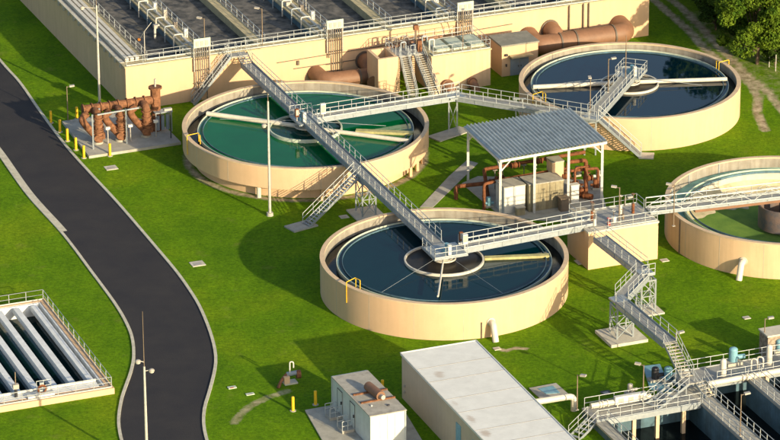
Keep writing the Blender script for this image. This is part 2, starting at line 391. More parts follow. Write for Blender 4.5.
dry = n.new('ShaderNodeMapRange'); dry.inputs[1].default_value = .58; dry.inputs[2].default_value = .72; dry.inputs[4].default_value = .45
l.new(noise(0.35, 9, .7).outputs['Fac'], dry.inputs[0]); g1 = mix(dry.outputs[0], g1, (0.20, 0.20, 0.045))
av = n.new('ShaderNodeAttribute'); av.attribute_name = 'bare'
ad = n.new('ShaderNodeMath'); ad.operation = 'ADD'; l.new(av.outputs['Fac'], ad.inputs[0]); l.new(noise(1.0, 9, .8).outputs['Fac'], ad.inputs[1])
mr = n.new('ShaderNodeMapRange'); mr.inputs[1].default_value = .85; mr.inputs[2].default_value = 1.25; l.new(ad.outputs[0], mr.inputs[0])
dirt = ramp(noise(0.9, 7, .7).outputs['Fac'], [(0.35, (0.20, 0.155, 0.09)), (0.62, (0.55, 0.47, 0.34))])
l.new(mix(mr.outputs[0], g1, dirt), b.inputs['Base Color']); b.inputs['Roughness'].default_value = .95; b.inputs['Specular IOR Level'].default_value = .1
bp = n.new('ShaderNodeBump'); bp.inputs['Strength'].default_value = .55; bp.inputs['Distance'].default_value = .12
l.new(noise(6.0, 8, .8).outputs['Fac'], bp.inputs['Height']); l.new(bp.outputs[0], b.inputs['Normal'])
me.materials.append(gm); ground = bpy.data.objects.new('ground', me); C.objects.link(ground); struct(ground)

# ---------------------------------------------------------------- road and kerbs
RL = [(-40, 108), (-14, 138), (0, 155.6), (28, 195), (63.5, 234.6), (93, 273.6), (116, 305), (128, 326), (133, 341), (134, 358), (131, 373), (126, 387), (121.6, 401), (119, 420), (121, 437), (127, 456), (134, 480)]
RR = [(-40, 8), (0, 60), (20.4, 83), (41, 112.4), (67, 147), (92, 175), (118.5, 203.6), (155, 246), (176, 271), (189, 289), (200, 307), (210, 331), (215.5, 352), (215.5, 368), (210, 391), (205, 408), (204, 424), (207, 440), (213, 458), (222, 480)]
def resamp(pts, n):
    P = [G(x, y) for x, y in pts]; L = [0]
    for a, c_ in zip(P, P[1:]): L.append(L[-1]+(c_-a).length)
    out = []
    for k in range(n):
        t = L[-1]*k/(n-1); i = max(j for j in range(len(L)-1) if L[j] <= t+1e-9); i = min(i, len(P)-2)
        p0 = P[max(i-1, 0)]; p1 = P[i]; p2 = P[i+1]; p3 = P[min(i+2, len(P)-1)]; q = (t-L[i])/(L[i+1]-L[i])
        out.append(.5*((2*p1)+(p2-p0)*q+(2*p0-5*p1+4*p2-p3)*q*q+(3*p1-p0-3*p2+p3)*q**3))
    return out
A_, B_ = resamp(RL, 90), resamp(RR, 90)
r = MB()
r.add([p+Z*.012 for p in A_]+[p+Z*.012 for p in B_], [(i, 90+i, 91+i, i+1) for i in range(89)])
struct(r.build('road', 'asphalt'))
def strip(P, w0, w1, z0, z1, name, m):
    q = MB(); S = []
    for i, p in enumerate(P):
        d = (P[min(i+1, len(P)-1)]-P[max(i-1, 0)]); d.z = 0; d.normalize(); S.append(Vector((d.y, -d.x, 0)))
    vs = []
    for p, s in zip(P, S): vs += [p+s*w0+Z*z0, p+s*w0+Z*z1, p+s*w1+Z*z1, p+s*w1+Z*z0]
    nn = len(P); fs = []
    for i in range(nn-1):
        for j in range(4): fs.append((i*4+j, i*4+(j+1) % 4, (i+1)*4+(j+1) % 4, (i+1)*4+j))
    q.add(vs, fs); return struct(q.build(name, m))
strip(A_, -.12, .18, -.05, .11, 'kerb', 'kerb'); strip(B_, -.12, .18, -.05, .11, 'kerb', 'kerb')
gut = [p for p in A_ if p.y > G(63, 234).y]
q = MB(); S = []
strip([p for p in gut], -.66, -.12, .0, .02, 'gutter', 'kerb')
# concrete footpath by the canopy
def sheet(name, pix, z, m): return struct(MB().prism([G(x, y, z) for x, y in pix], -0.05, z).build(name, m))
sheet('footpath', [(420, 207), (433, 207), (478, 163), (467, 160), (449, 176)], .05, 'conc')

# ---------------------------------------------------------------- aeration basin (top of the photo)
def ab(s, t, z=0): return AB0+AU*s+AV*t+Z*z
root = thing('aeration_basin', 'huge tan concrete basin with channels of grey churning water across the top of the photo', 'basin', ab(ABL/2, 2))
SP = 7.72; LEN = 46; WLv = 4.15
def wallp(s0, s1, t0, t1, z0, z1, name='wall', m='stucco'):
    return MB().prism([ab(s0, t0), ab(s1, t0), ab(s1, t1), ab(s0, t1)], z0, z1).build(name, m, root)
wallp(0, ABL, 0, 1.3, -.1, ABH, 'front_wall'); wallp(0, 3.1, 1.302, LEN, -.1, ABH, 'side_wall', 'stucco_pale'); wallp(ABL-.6, ABL, 1.302, LEN, -.1, ABH, 'side_wall')
wallp(-.12, ABL+.05, -.12, 1.34, ABH+.003, ABH+.13, 'coping', 'conc_moss')
wallp(3.102, ABL-.602, 1.302, LEN, -.1, .3, 'floor', 'conc')
# channel tops of the left side: pale strips
wallp(-.15, .35, 1.345, LEN, ABH+.003, ABH+.16, 'coping', 'conc_pale')
for s0, s1 in ((.55, .95), (1.15, 1.55), (1.75, 2.15)): wallp(s0, s1, 1.6, LEN, ABH+.003, ABH+.48, 'channel_cover', 'white_pipe')
wallp(2.3, 3.1, 1.345, LEN, ABH+.003, ABH+.10, 'coping', 'conc_moss')
for k in range(18):
    MB().box(ab(-.1, 1.2+k*1.9, ABH-.35), .3, .35, .35, math.atan2(AU.y, AU.x)).build('bracket', 'conc', root)
# partitions
for k in range(1, 8):
    s = .5+SP*k
    if k % 2:
        wallp(s-.15, s+1.6, 1.345, LEN, -.1, ABH-.08, 'partition_wall', 'blue_wall')
        wallp(s-.35, s+1.8, 1.345, LEN, ABH-.077, ABH+.10, 'partition_top', 'conc_moss')
        wallp(s+.0, s+.18, 1.7, LEN, ABH+.103, ABH+.26, 'channel_edge', 'conc_pale'); wallp(s+.9, s+1.05, 1.7, LEN, ABH+.103, ABH+.26, 'channel_edge', 'conc_pale')
        railing(root, [ab(s+1.65, 1.5, ABH+.12), ab(s+1.65, 22, ABH+.12)], step=1.9)
    else:
        wallp(s+.2, s+1.2, 1.345, LEN, -.1, ABH-.08, 'partition_wall', 'conc_moss')
        wallp(s+.1, s+1.3, 1.345, LEN, ABH-.077, ABH+.05, 'partition_top', 'conc_moss')
        railing(root, [ab(s+1.2, 1.5, ABH+.07), ab(s+1.2, 22, ABH+.07)], step=1.9)
railing(root, [ab(.2, .15, ABH+.13), ab(ABL-.2, .15, ABH+.13)], step=1.95)
railing(root, [ab(2.95, 30, ABH+.13), ab(2.95, 1.2, ABH+.13), ab(ABL-1, 1.2, ABH+.13)], step=1.95)
# conduits along the front face
b = MB(); b.tube([ab(18, -.12, 3.2), ab(32, -.12, 3.5), ab(47, -.12, 3.9)], .05, 6); b.tube([ab(20, -.12, 2.2), ab(44, -.12, 2.3)], .05, 6); b.build('conduit', 'darkpipe', root)
for s in (54.2, 56.0, 56.7): MB().cyl(ab(s, -.15, 2.2), ab(s, -.15, ABH+.1), .09, 8).build('conduit', 'darkpipe', root)
for s, t in ((20.5, -.1), (28.6, -.1), (9.7, -.1)): MB().box(ab(s, t-.05, 2.6), .25, .2, .5).build('junction_box', 'darkpipe', root)
for k in (1, 3, 5, 7):
    s = .5+SP*k
    MB().tube([ab(s+.55, 1.8, ABH+.5), ab(s+.55, 26, ABH+.5)], .13, 10).build('air_header', 'white_pipe', root)
    for j in range(7):
        t = 2.6+j*3.1; MB().tube([ab(s+.55, t, ABH+.5), ab(s+.55, t, ABH+.95), ab(s-.55, t, ABH+.95), ab(s-.55, t, WLv-.2)], .08, 8, .2).build('drop_pipe', 'white_pipe' if j % 2 else 'galv', root)
    for j in range(5): MB().box(ab(s+1.25, 3.2+j*3.6, ABH+.104), .4, .5, .7+.3*(j % 2)).build('control_box', ('lamp', 'white', 'conduit')[j % 3], root)
# water in the channels: one sheet per channel
for k in range(0, 8):
    s0 = (3.1 if k == 0 else .5+SP*k+(1.6 if k % 2 else 1.2)); s1 = .5+SP*(k+1)+(-.15 if (k+1) % 2 else .2)
    s1 = min(s1, ABL-.6)
    q = MB(); q.add([ab(s0, 1.3, WLv), ab(s1, 1.3, WLv), ab(s1, LEN, WLv), ab(s0, LEN, WLv)], [(0, 1, 2, 3)]); struct(q.build('water', 'water_gray'))

# electrical racks on the basin front
for (px, py, wpx, nm) in ((199, 41, 18, 'nearest the first bridge'), (333, 23.5, 17, 'above the brown pipe elbows'), (462, 4.5, 18, 'behind the stair platform')):
    c = None
    # foot of the rack: on the front wall face
    s = (G(px, py+1, ABH+1.6)-AB0).dot(AU)
    o = ab(s, -.35, 0)
    lab = {'nearest the first bridge': 'leftmost rack of vertical conduits under a white panel on the tan basin wall',
           'above the brown pipe elbows': 'middle rack of vertical conduits under a white panel, above the brown pipe elbow',
           'behind the stair platform': 'tall rack of conduits under a white panel behind the stair block roof'}[nm]
    rt = thing('conduit_rack', lab, 'conduit rack', o, 'conduit racks on the basin wall')
    for sx in (-.95, .95): MB().beam(ab(s+sx, -.3, 3.6), ab(s+sx, -.3, ABH+2.4), .1, .1).build('support_post', 'pole', rt)
    MB().prism([ab(s-1, -.42), ab(s+1, -.42), ab(s+1, -.32), ab(s-1, -.32)], ABH+1.35, ABH+2.4).build('panel', 'weir', rt)
    for i in range(3):
        MB().prism([ab(s-.75+i*.55, -.46), ab(s-.4+i*.55, -.46), ab(s-.4+i*.55, -.425), ab(s-.75+i*.55, -.425)], ABH+1.5, ABH+2.1).build('switch_box', 'lamp', rt)
    for i in range(7):
        x = s-.8+i*.26; zb = random.choice([.2, .2, 1.4, 2.5, 3.0]); MB().cyl(ab(x, -.45+random.uniform(0, .15), zb if px < 300 else max(zb, 1.2)), ab(x, -.42, ABH+1.35), .07, 6).build('conduit', random.choice(['conduit', 'conduit', 'darkpipe']), rt)
    for z in (2.2, 3.7, 5.0): MB().beam(ab(s-1, -.28, z), ab(s+1, -.28, z), .08, .08).build('cross_bar', 'darkpipe', rt)

# ---------------------------------------------------------------- lamps
def yard_lamp(base, h, label, side=(1, 0), m='pole_dark', grp='small lamp posts along the walkways', z0=0, ball=False):
    b0 = Vector(base); rt = thing('lamp_post', label, 'lamp post', b0, grp)
    MB().cyl(b0, b0+Z*h, .065, 8, .05).build('pole', m, rt)
    MB().box(b0, .28, .28, .05).build('base_plate', 'pole', rt)
    d = Vector((side[0], side[1], 0)).normalized()
    a = MB(); a.cyl(b0+Z*(h-.08), b0+Z*(h-.02)+d*.45, .035, 6); a.build('arm', m, rt)
    if ball: MB().ball(b0+Z*(h+.1)+d*.1, .22).build('lamp_head', 'lens', rt)
    else:
        q = MB(); q.beam(b0+d*.3+Z*(h+.02), b0+d*.85+Z*(h+.06), .34, .16); hd = q.build('lamp_head', 'lamp', rt)
        MB().beam(b0+d*.35+Z*(h-.075), b0+d*.8+Z*(h-.035), .26, .02).build('lens', 'lens', hd)
    return rt
def tall_lamp(base, h, hm, label, both, single=None):
    b0 = Vector(base); rt = thing('tall_lamp_post', label, 'lamp post', b0, 'tall lamp posts standing on the grass')
    MB().cyl(b0, b0+Z*h, .16, 12, .10).build('pole', 'pole', rt)
    MB().cyl(b0, b0+Z*.35, .38, 12, .34).build('base', 'conc', rt)
    if hm: MB().cyl(b0+Z*h, b0+Z*(h+hm), .04, 6, .02).build('lightning_rod', 'pole_dark', rt)
    for dx, dz in both:
        d = Vector((dx, 0, 0)); e = b0+Z*(h+dz)+d
        MB().tube([b0+Z*(h+dz-.15), e-Z*.02], .045, 6).build('arm', 'pole', rt)
        hd = MB().ball(e-Z*.1, .28, sz=.7).build('lamp_head', 'lamp', rt); MB().ball(e-Z*.18, .24, sz=.7).build('lens', 'lens', hd)
    return rt
tall_lamp(G(147.3, 469), 10.2, 5.4, 'tall grey twin-headed lamp post on the lawn beside the road bend', ((-.55, .6), (.65, -.3)))
tall_lamp(G(269.9, 215.5), 12.8, 1.0, 'tall thin lamp post on the grass in front of the green tank', ((-.45, -2.6),))
tall_lamp(G(99.8, 106), 12, 4, 'tall lamp post beside the left wall of the big basin', ((-1.6, -.2),))
yard_lamp(G(68, 121, .2), 4.1, 'small lamp post at the left corner of the pump slab', (1, .2), grp='small lamp posts')
yard_lamp(G(590, 114, DK), 4.0, 'brown lamp post at the foot of the bridge into the right-hand round tank', (-.1, 1), z0=DK)
yard_lamp(G(608, 92, DK), 3.9, 'brown lamp post half way along the bridge over the right-hand tank', (.9, .2), z0=DK)
for (px, py, h, lab, sd, z) in (
    (205, 57, 4.6, 'lamp post on the basin edge beside the leftmost white panel', (-1, .3), ABH), (262.5, 46, 4.5, 'lamp post on the basin edge above the bridge stairs', (-1, .2), ABH),
    (624, 243, 5.0, 'bare brown lamp post in front of the tan valve block', (.8, .3), 0.0), (619, 222, 3.8, 'lamp post on the far side of the valve block deck', (-1, .2), DK), (673.5, 226, 4.5, 'lamp post where the truss bridge meets the empty tank', (-1, .2), DK),
    (577, 410, 3.6, 'lamp post beside the white pipe elbow on the lower deck', (.6, -.3), .9), (643, 400, 3.6, 'lamp post on the lower deck left of the crossing stairs', (-.9, .3), .9), (764, 350, 3.3, 'lamp post beside the brick cabinet at the right edge', (1, .2), .9),
    (675, 366, 3.4, 'dark post lamp at the top of the stairs down to the lower deck', (1, .4), .9), (740, 436, 4.2, 'lamp post standing on the narrow wall between the dark channels', (1, .3), .9)):
    yard_lamp(G(px, py, z), h, lab, sd, grp='small lamp posts')
g = thing('bare_pole', 'tall thin bare brown pole on the centre platform of the blue tank', 'pole', G(625.5, 78, DK)); MB().cyl(G(625.5, 78, DK), G(625.5, 78, DK)+Z*5, .07, 8, .04).build('pole', 'pole_dark', g); MB().box(G(625.5, 78, DK), .25, .25, .05).build('base_plate', 'pole', g)
for (px, py, h, lab) in ((145, 62, 3.6, 'davit with an orange float over the first aerated channel'), (306, 10, 3.0, 'davit with an orange float over the middle aerated channel')):
    b0 = G(px, py, ABH); rt = thing('davit', lab, 'davit', b0, 'davits with orange floats')
    MB().cyl(b0, b0+Z*h, .05, 8).build('pole', 'pole', rt)
    MB().tube([b0+Z*(h-1.2)+V3(-.6, .8, 0), b0+Z*h, b0+Z*(h+.9)+V3(.8, .6, 0)], .04, 6).build('arm', 'pole', rt)
    MB().ball(b0+Z*(h-1.2)+V3(-.65, .8, 0), .2).build('float', mat('orange_float', (.55, .2, .03), .6), rt)
for (px, py, lab) in ((155, 36, 'white mixer outlet pipe beside the first partition'), (287, 13, 'white mixer outlet pipe beside the third partition')):
    b0 = G(px, py, WLv+.3); rt = thing('mixer_pipe', lab, 'pipe', b0, 'mixer pipes in the aerated channels')
    MB().tube([b0-Z*.6, b0+Z*1.0, b0+V3(.5, .2, 1.3)], .14, 10, .3).build('pipe', 'white_pipe', rt); MB().box(b0+Z*1.0+V3(.1, 0, 0), .5, .5, .4).build('valve', 'lamp', rt)

# ---------------------------------------------------------------- round tanks
def yellow_gate(root, c, r, a, z):
    """yellow looped grab rail over the rim"""
    c = Vector((c[0], c[1], 0)); d = Vector((math.cos(a), math.sin(a), 0)); t = Vector((-d.y, d.x, 0))
    b = MB()
    b.tube([c+d*(r+.12)+Z*(z-1.7), c+d*(r+.12)+Z*(z+.5), c+d*(r-1.3)-t*.3+Z*(z+.5), c+d*(r-1.3)-t*.3+Z*(z-.5)], .045, 8, .12)
    b.tube([c+d*(r-1.2)-t*.3+Z*(z+.5), c+d*(r-1.2)+t*.5+Z*(z+.5), c+d*(r-1.2)+t*.5+Z*(z-.5)], .045, 8, .12)
    b.build('grab_rail', 'yellow', root)
def tank(key, label, wat, weir_r, weir_z, wall_m='stucco', well_r=4.0, well_m='water_well', step=None):
    cx, cy, r, h = TANK[key]; c = Vector((cx, cy, 0)); rt = thing('settling_tank', label, 'tank', c, 'round settling tanks')
    wt = .42; NS = 160
    b = MB()
    if step:
        b.lathe(c, [(r-step[0], -.1), (r-step[0], step[1]), (r, step[1]), (r, h), (r-wt, h), (r-wt, step[1]+.3), (r-step[0]-.3, step[1]+.3), (r-step[0]-.3, -.1)], NS)
    else: b.lathe(c, [(r, -.1), (r, h), (r-wt, h), (r-wt, -.1)], NS)
    b.build('wall', wall_m, rt)
    MB().lathe(c, [(r+.025, h-.12), (r+.025, h+.03), (r-wt-.02, h+.03), (r-wt-.02, h-.12)], NS).build('rim', 'stucco_top', rt)
    MB().lathe(c, [(r-wt-.003, h-.122), (r-wt-.003, (step[1]+.31) if step else .3)], NS, closed=False).build('inner_lining', 'conc_in', rt)
    for k in range(16):
        q = 2*PI*(k+.35)/16; d = Vector((math.cos(q), math.sin(q), 0)); MB().beam(c+d*(r+.002)+Z*((step[1]+.05) if step else -.05), c+d*(r+.002)+Z*(h-.13), .035, .012, up=d).build('form_joint', 'conc', rt)
    # launder: channel wall with weir plate
    MB().lathe(c, [(weir_r, weir_z-1.4), (weir_r, weir_z-.10), (weir_r-.22, weir_z-.10), (weir_r-.22, weir_z-1.4)], NS).build('launder_wall', 'teal' if key == 'D' else 'blue_wall', rt)
    MB().lathe(c, [(weir_r+.02, weir_z-.25), (weir_r+.02, weir_z+.06), (weir_r-.05, weir_z+.06), (weir_r-.05, weir_z-.098)], NS).build('weir', 'weir', rt)
    MB().lathe(c, [(weir_r-.55, weir_z-.2), (weir_r-.55, weir_z+.04), (weir_r-.60, weir_z+.04), (weir_r-.60, weir_z-.2)], NS).build('scum_baffle', 'blue_wall', rt)
    if wat:
        q = MB(); q.disc(c+Z*(weir_z-.10), weir_r-.221, NS); struct(q.build('water', wat))
        q = MB(); q.lathe(c, [(weir_r+.021, weir_z-.55), (r-wt-.005, weir_z-.55)], NS, closed=False); struct(q.build('water', 'water_dark'))
    return rt, c
tC, cC = tank('C', 'round tan tank in the centre foreground with dark teal water', 'water_teal', 10.75, 3.22)
tB, cB3 = tank('B', 'round tank with bright green water and a stepped wall, left of centre', 'water_green', 11.7, 3.12, 'stucco', step=(1.15, 1.35))
tA, cA = tank('A', 'round tan tank with deep blue water behind the canopy, at upper right', 'water_blue', 11.0, 3.25)
tD, cD = tank('D', 'drained round tank with a rusty centre drum at the right edge', None, 10.35, 3.0, 'stucco_pale')
for rt, c, key in ((tC, cC, 'C'), (tB, cB3, 'B'), (tA, cA, 'A')):
    z = 3.28; R = 3.25 if key == 'A' else 4.0
    MB().lathe(c, [(R, z-.6), (R, z+.1), (R-.17, z+.1), (R-.17, z-.6)], 64).build('centre_well', 'weir' if key == 'B' else 'white_pipe', rt)
    MB().disc(c+Z*(z-.12), R-.172, 64).build('scum_surface', {'C': 'water_well', 'B': 'water_well_g', 'A': 'water_well'}[key], rt)
    MB().lathe(c, [(.55, 1.0), (.55, 3.9), (0, 3.9)], 24, closed=False).build('drive_column', 'white_pipe', rt)
    for rr in (.9, 1.2): MB().lathe(c, [(rr, z+.12), (rr, z+.26), (rr-.1, z+.26), (rr-.1, z+.12)], 32).build('drive_ring', 'white_pipe', rt)
def arm(rt, c, ang, r0, r1, rad, m, z, name='skimmer_arm', tray=False):
    d = Vector((math.cos(ang), math.sin(ang), 0)); b = MB()
    if tray: b.beam(c+d*r0+Z*z, c+d*r1+Z*z, rad*2, .35)
    else: b.cyl(c+d*r0+Z*z, c+d*r1+Z*z, rad, 10)
    b.build(name, m, rt)
def ang_to(c, px, py, z): p = G(px, py, z)-c; return math.atan2(p.y, p.x), math.hypot(p.x, p.y)
# B: two white radial pipes and a scum box
a, R = ang_to(cB3, 207, 113, 3.4); arm(tB, cB3, a, .6, R, .27, 'white_pipe', 3.35)
a, R = ang_to(cB3, 408, 140, 3.4); arm(tB, cB3, a, .6, R, .24, 'white_pipe', 3.3)
a, R = ang_to(cB3, 413, 133, 3.2); arm(tB, cB3, a, 5.5, R, .35, 'scum', 3.12, 'scum_trough', True)
a, R = ang_to(cA, 533, 87, 3.4); arm(tA, cA, a, .6, R, .26, 'white_pipe', 3.4)
a, R = ang_to(cA, 727, 79, 3.4); arm(tA, cA, a, .6, R, .24, 'white_pipe', 3.4)
a, R = ang_to(cC, 549, 255, 3.3); arm(tC, cC, a, 4.05, R, .3, 'scum', 3.2, 'scum_trough', True)
a, R = ang_to(cC, 438, 302, 3.3); arm(tC, cC, a, .6, R, .10, 'white_pipe', 3.9)
for k in range(3):
    q = ang_to(cC, *((398, 284), (486, 284), (440, 226))[k], 3.2)[0]
    d = Vector((math.cos(q), math.sin(q), 0)); MB().cyl(cC+Z*3.9+d, cC+d*10.2+Z*3.2, .016, 5).build('stay_cable', 'galv', tC)
for c, rt, pp in ((cB3, tB, ((205, 118), (400, 126))), (cA, tA, ((545, 84), (715, 86)))):
    for x, y in pp:
        q, R = ang_to(c, x, y, 3.3); d = Vector((math.cos(q), math.sin(q), 0)); MB().cyl(c+Z*4.0+d, c+d*(R*.85)+Z*3.35, .03, 5).build('stay_cable', 'galv', rt)
yellow_gate(tC, cC, 12.4, ang_to(cC, 349, 286, 3.8)[0], 3.8)
yellow_gate(tB, cB3, 13.35, ang_to(cB3, 190, 139, 3.8)[0], 3.75)
yellow_gate(tA, cA, 12.33, ang_to(cA, 728, 64, 3.7)[0], 3.7)
yellow_gate(tA, cA, 12.33, ang_to(cA, 531, 99, 3.7)[0], 3.7)
# tank B brackets and pilasters under the step
for px, py in ((418, 158), (413, 165), (405, 170), (322, 195)):
    q = ang_to(cB3, px, py, .6)[0]; d = Vector((math.cos(q), math.sin(q), 0)); MB().box(cB3+d*12.9-Z*.05, .3, .3, 1.4).build('pilaster', 'stucco', tB)
def out_pipe(rt, c, r, px, py, big=.32):
    q = ang_to(c, px, py, 0)[0]; d = Vector((math.cos(q), math.sin(q), 0)); t = Vector((-d.y, d.x, 0))
    MB().tube([c+d*(r-.1)+Z*1.6, c+d*(r+.6)+Z*1.6, c+d*(r+1.25)+Z*-.05], big, 14, .5).build('overflow_pipe', 'white_pipe', rt)
    MB().cyl(c+d*(r+.0)+Z*1.6, c+d*(r+.1)+Z*1.6, big+.12, 14).build('flange', 'white_pipe', rt)
out_pipe(tC, cC, 12.4, 495, 341); out_pipe(tD, cD, 12.2, 740, 279)
q = ang_to(cB3, 257, 199, 0)[0]; d = Vector((math.cos(q), math.sin(q), 0)); MB().cyl(cB3+d*12.85, cB3+d*12.85+Z*1.5, .24, 12).build('overflow_pipe', 'white_pipe', tB)
for rt, c, r, px, py in ((tC, cC, 12.4, 482, 339), (tD, cD, 12.2, 681, 253)):
    q = ang_to(c, px, py, 0)[0]; d = Vector((math.cos(q), math.sin(q), 0)); MB().cyl(c+d*(r+.06), c+d*(r+.06)+Z*(1.7 if rt is tC else 3.7), .06, 6).build('conduit', 'darkpipe', rt)
# D: floor, drum, launder
MB().lathe(cD, [(10.12, .9), (2, .55), (0, .55)], 120, closed=False).build('floor', mat('algae_floor', (0.15, 0.27, 0.03), .9, 0, .5, .3, col2=(0.07, 0.17, 0.018)), tD)
q = MB(); n_ = 70; P0 = []; P1_ = []; P2_ = []
for i in range(n_+1):
    f = i/n_; t = math.radians(48+124*f); env = math.sin(PI*f)**.6
    ri = 10.05-(3.6*env)*(1+.18*math.sin(7*f*PI)+.12*math.sin(17*f*PI+1)); d = Vector((math.cos(t), math.sin(t), 0))
    P0.append(cD+d*10.10+Z*(.93+1.1*env)); P1_.append(cD+d*(10.1-.5*env)+Z*(.95+.5*env)); P2_.append(cD+d*ri+Z*(.57+(ri-2)*.0432))
q.add(P0+P1_+P2_, [(i+k*(n_+1), i+1+k*(n_+1), i+1+(k+1)*(n_+1), i+(k+1)*(n_+1)) for i in range(n_) for k in (0, 1)]); q.build('sludge', mat('dry_sludge', (0.62, 0.54, 0.36), .9, 0, .6, .4, col2=(.36, .33, .20), grime=.4), tD)
MB().lathe(cD, [(11.77, 2.62), (10.36, 2.55)], 120, closed=False).build('launder_floor', 'teal', tD)
MB().lathe(cD, [(10.12, 2.9), (10.12, 1.0)], 120, closed=False).build('weir_skirt', 'conc_pale', tD)
MB().lathe(cD, [(2.6, .9), (2.6, 3.3), (2.45, 3.3), (2.45, .9)], 48).build('centre_drum', 'drum', tD)
MB().cyl(cD+Z*.5, cD+Z*4.2, .45, 16).build('drive_column', 'black', tD)
for k in range(6):
    q = math.radians(120+k*22); d = Vector((math.cos(q), math.sin(q), 0)); MB().box(cD+d*11.75+Z*2.2, .12, .12, 1.5).build('bracket', 'galv', tD)

# ---------------------------------------------------------------- bridges and stairs
J1 = G(455, 95, DK); J2 = G(592, 117, DK)
cBk, cCk, cAk, cDk = (Vector((c.x, c.y, DK)) for c in (cB3, cC, cA, cD))
dBC = (cCk-cBk).normalized()
rt = thing('footbridge', 'long galvanised footbridge from the big basin over the green tank to the teal tank', 'bridge', cBk-Z*DK, 'steel footbridges over the tanks')
S0 = cBk-dBC*20.0; E0 = cCk-dBC*1.5
walkway(rt, S0+dBC*1.2, E0, 1.3, .45, rail_cut=((0, .985), (0, 1)))
stair(rt, Vector((*(S0-dBC*.9).xy, ABH+.1)), S0+dBC*1.2, 1.3)
def platform(rt, c, sx, sy, a, rails, z=DK):
    MB().box(Vector((c.x, c.y, z-.16)), sx, sy, .18, a).build('platform', 'galv', rt)
    u = Vector((math.cos(a), math.sin(a), 0)); v = Vector((-u.y, u.x, 0)); c = Vector((c.x, c.y, z+.03))
    K = [c+u*(i*sx/2*.97)+v*(j*sy/2*.97) for i, j in ((-1, -1), (1, -1), (1, 1), (-1, 1))]
    for i, j in rails: railing(rt, [K[i], K[j]], step=1.2)
aBC = math.atan2(dBC.y, dBC.x)
platform(rt, cCk+dBC*.2, 3.4, 3.6, aBC, ((1, 2), (0, 1)))
platform(rt, cBk, 3.2, 2.6, aBC, ((0, 3),))
# drive units on the platforms: things of their own
def drive(c, lab, a=aBC):
    g = thing('drive_unit', lab, 'motor', c, 'skimmer drive units'); u = Vector((math.cos(a), math.sin(a), 0))
    MB().box(c, .9, .7, .45, a).build('gearbox', 'blue', g); MB().cyl(c+u*.1+Z*.45, c+u*.1+Z*1.0, .2, 12).build('motor', 'blue', g); MB().box(c+u*.8, .35, .35, 1.1, a).build('control_box', 'white', g)
    return g
drive(cCk+Z*.03+V3(.2, -.6, 0), 'pale blue drive motor on the centre platform of the teal tank')
drive(cBk+Z*.03+V3(-.4, -.3, 0), 'pale blue drive motor on the centre platform of the green tank')
drive(cAk+Z*.03+V3(.2, .3, 0), 'pale blue drive motor on the centre platform of the blue tank')
def cabinet(c, lab, h=1.5, w_=.5, m='white', nm='control_box'):
    g = thing(nm, lab, 'control box', c, 'small control boxes on the walkways')
    MB().box(c+Z*.5, w_, .3, h-.5).build('cabinet', m, g); MB().box(c+Z*.0, .08, .08, .5).build('stand', 'pole', g); MB().box(c+Z*.7-Vd*.16, w_*.8, .03, (h-.5)*.7).build('door', 'lamp', g)
    return g
cabinet(G(323, 118, DK+.1), 'white control box where the bridges meet over the green tank', 1.7, .55)
cabinet(G(465, 248, DK+.1), 'white control box at the end of the bridge over the teal tank', 1.5, .5)
cabinet(G(297, 121, DK+.1), 'reddish control box on the platform of the green tank', 1.4, .4, 'copper')
cabinet(G(461, 245, DK+.1), 'reddish control box on the platform of the teal tank', 1.4, .35, 'copper')
def trestle(px, py, lab, wx, wy, slab=None, top=DK-.45, a=UA, cxy=None, zs=.15):
    c = cxy if cxy else G(px, py, 0); g = thing('support_tower', lab, 'tower', (c[0], c[1], 0), 'steel towers holding up the walkways')
    if slab: MB().box((c[0], c[1], -.05), slab[0], slab[1], zs+.05, a).build('footing', 'conc_pale', g)
    tower(g, c, wx, wy, zs, top, a); return g
t = ((cBk+dBC*18.0)); trestle(0, 0, 'steel tower under the bridge between the green and teal tanks', 1.9, 1.5, (3.2, 3.2), cxy=(t.x, t.y), a=aBC)
stairB = thing('staircase', 'galvanised stairs from the bridge down to a slab left of the teal tank', 'staircase', G(305, 226, 0), 'outdoor steel staircases')
tp = cBk+dBC*17.2; bt = G(306, 225, .15); sd = Vector((dBC.y, -dBC.x, 0)); tp = tp+sd*.65*(1 if sd.x < 0 else -1)
stair(stairB, Vector((tp.x, tp.y, DK)), bt, 1.15)
MB().box(bt-Z*.2+V3(-.5, -.1, 0), 3.0, 1.9, .2, math.atan2((bt-tp).y, (bt-tp).x)).build('slab', 'conc', stairB)
# second, parallel stair rail set seen beside the first (double flight)
# B to junction to A
rt = thing('footbridge', 'galvanised footbridge from the green tank past the canopy to the blue tank', 'bridge', (J1.x, J1.y, 0), 'steel footbridges over the tanks')
dBJ = (J1-cBk).normalized(); walkway(rt, cBk+dBJ*1.1, J1+dBJ*.2, 1.3, .45)
dJJ = (J2-J1).normalized(); walkway(rt, J1+dJJ*.5, J2, 1.3, .45)
platform(rt, J1, 1.9, 1.9, math.atan2(dBJ.y, dBJ.x), ((2, 3),)); platform(rt, J2, 1.9, 1.9, math.atan2(dJJ.y, dJJ.x), ((0, 1),))
dJA = (cAk-J2).normalized(); walkway(rt, J2+dJA*.8, cAk-dJA*.6, 1.5, .45)
platform(rt, cAk+dJA*.5, 3.2, 2.8, math.atan2(dJA.y, dJA.x), ((0, 1), (1, 2), (2, 3)))
stA = thing('staircase', 'galvanised stairs from the bridge junction down beside the blue tank', 'staircase', G(645, 157, 0), 'outdoor steel staircases')
bA = G(641, 155, .12); tA_ = J2+(bA-J2).normalized()*.9; stair(stA, Vector((tA_.x, tA_.y, DK)), bA, 1.2)
dd = (bA-J2); dd.z = 0; dd.normalize(); MB().box(bA-Z*.17+dd*.6, 1.6, 1.7, .17, math.atan2(dd.y, dd.x)).build('slab', 'conc_pale', stA)
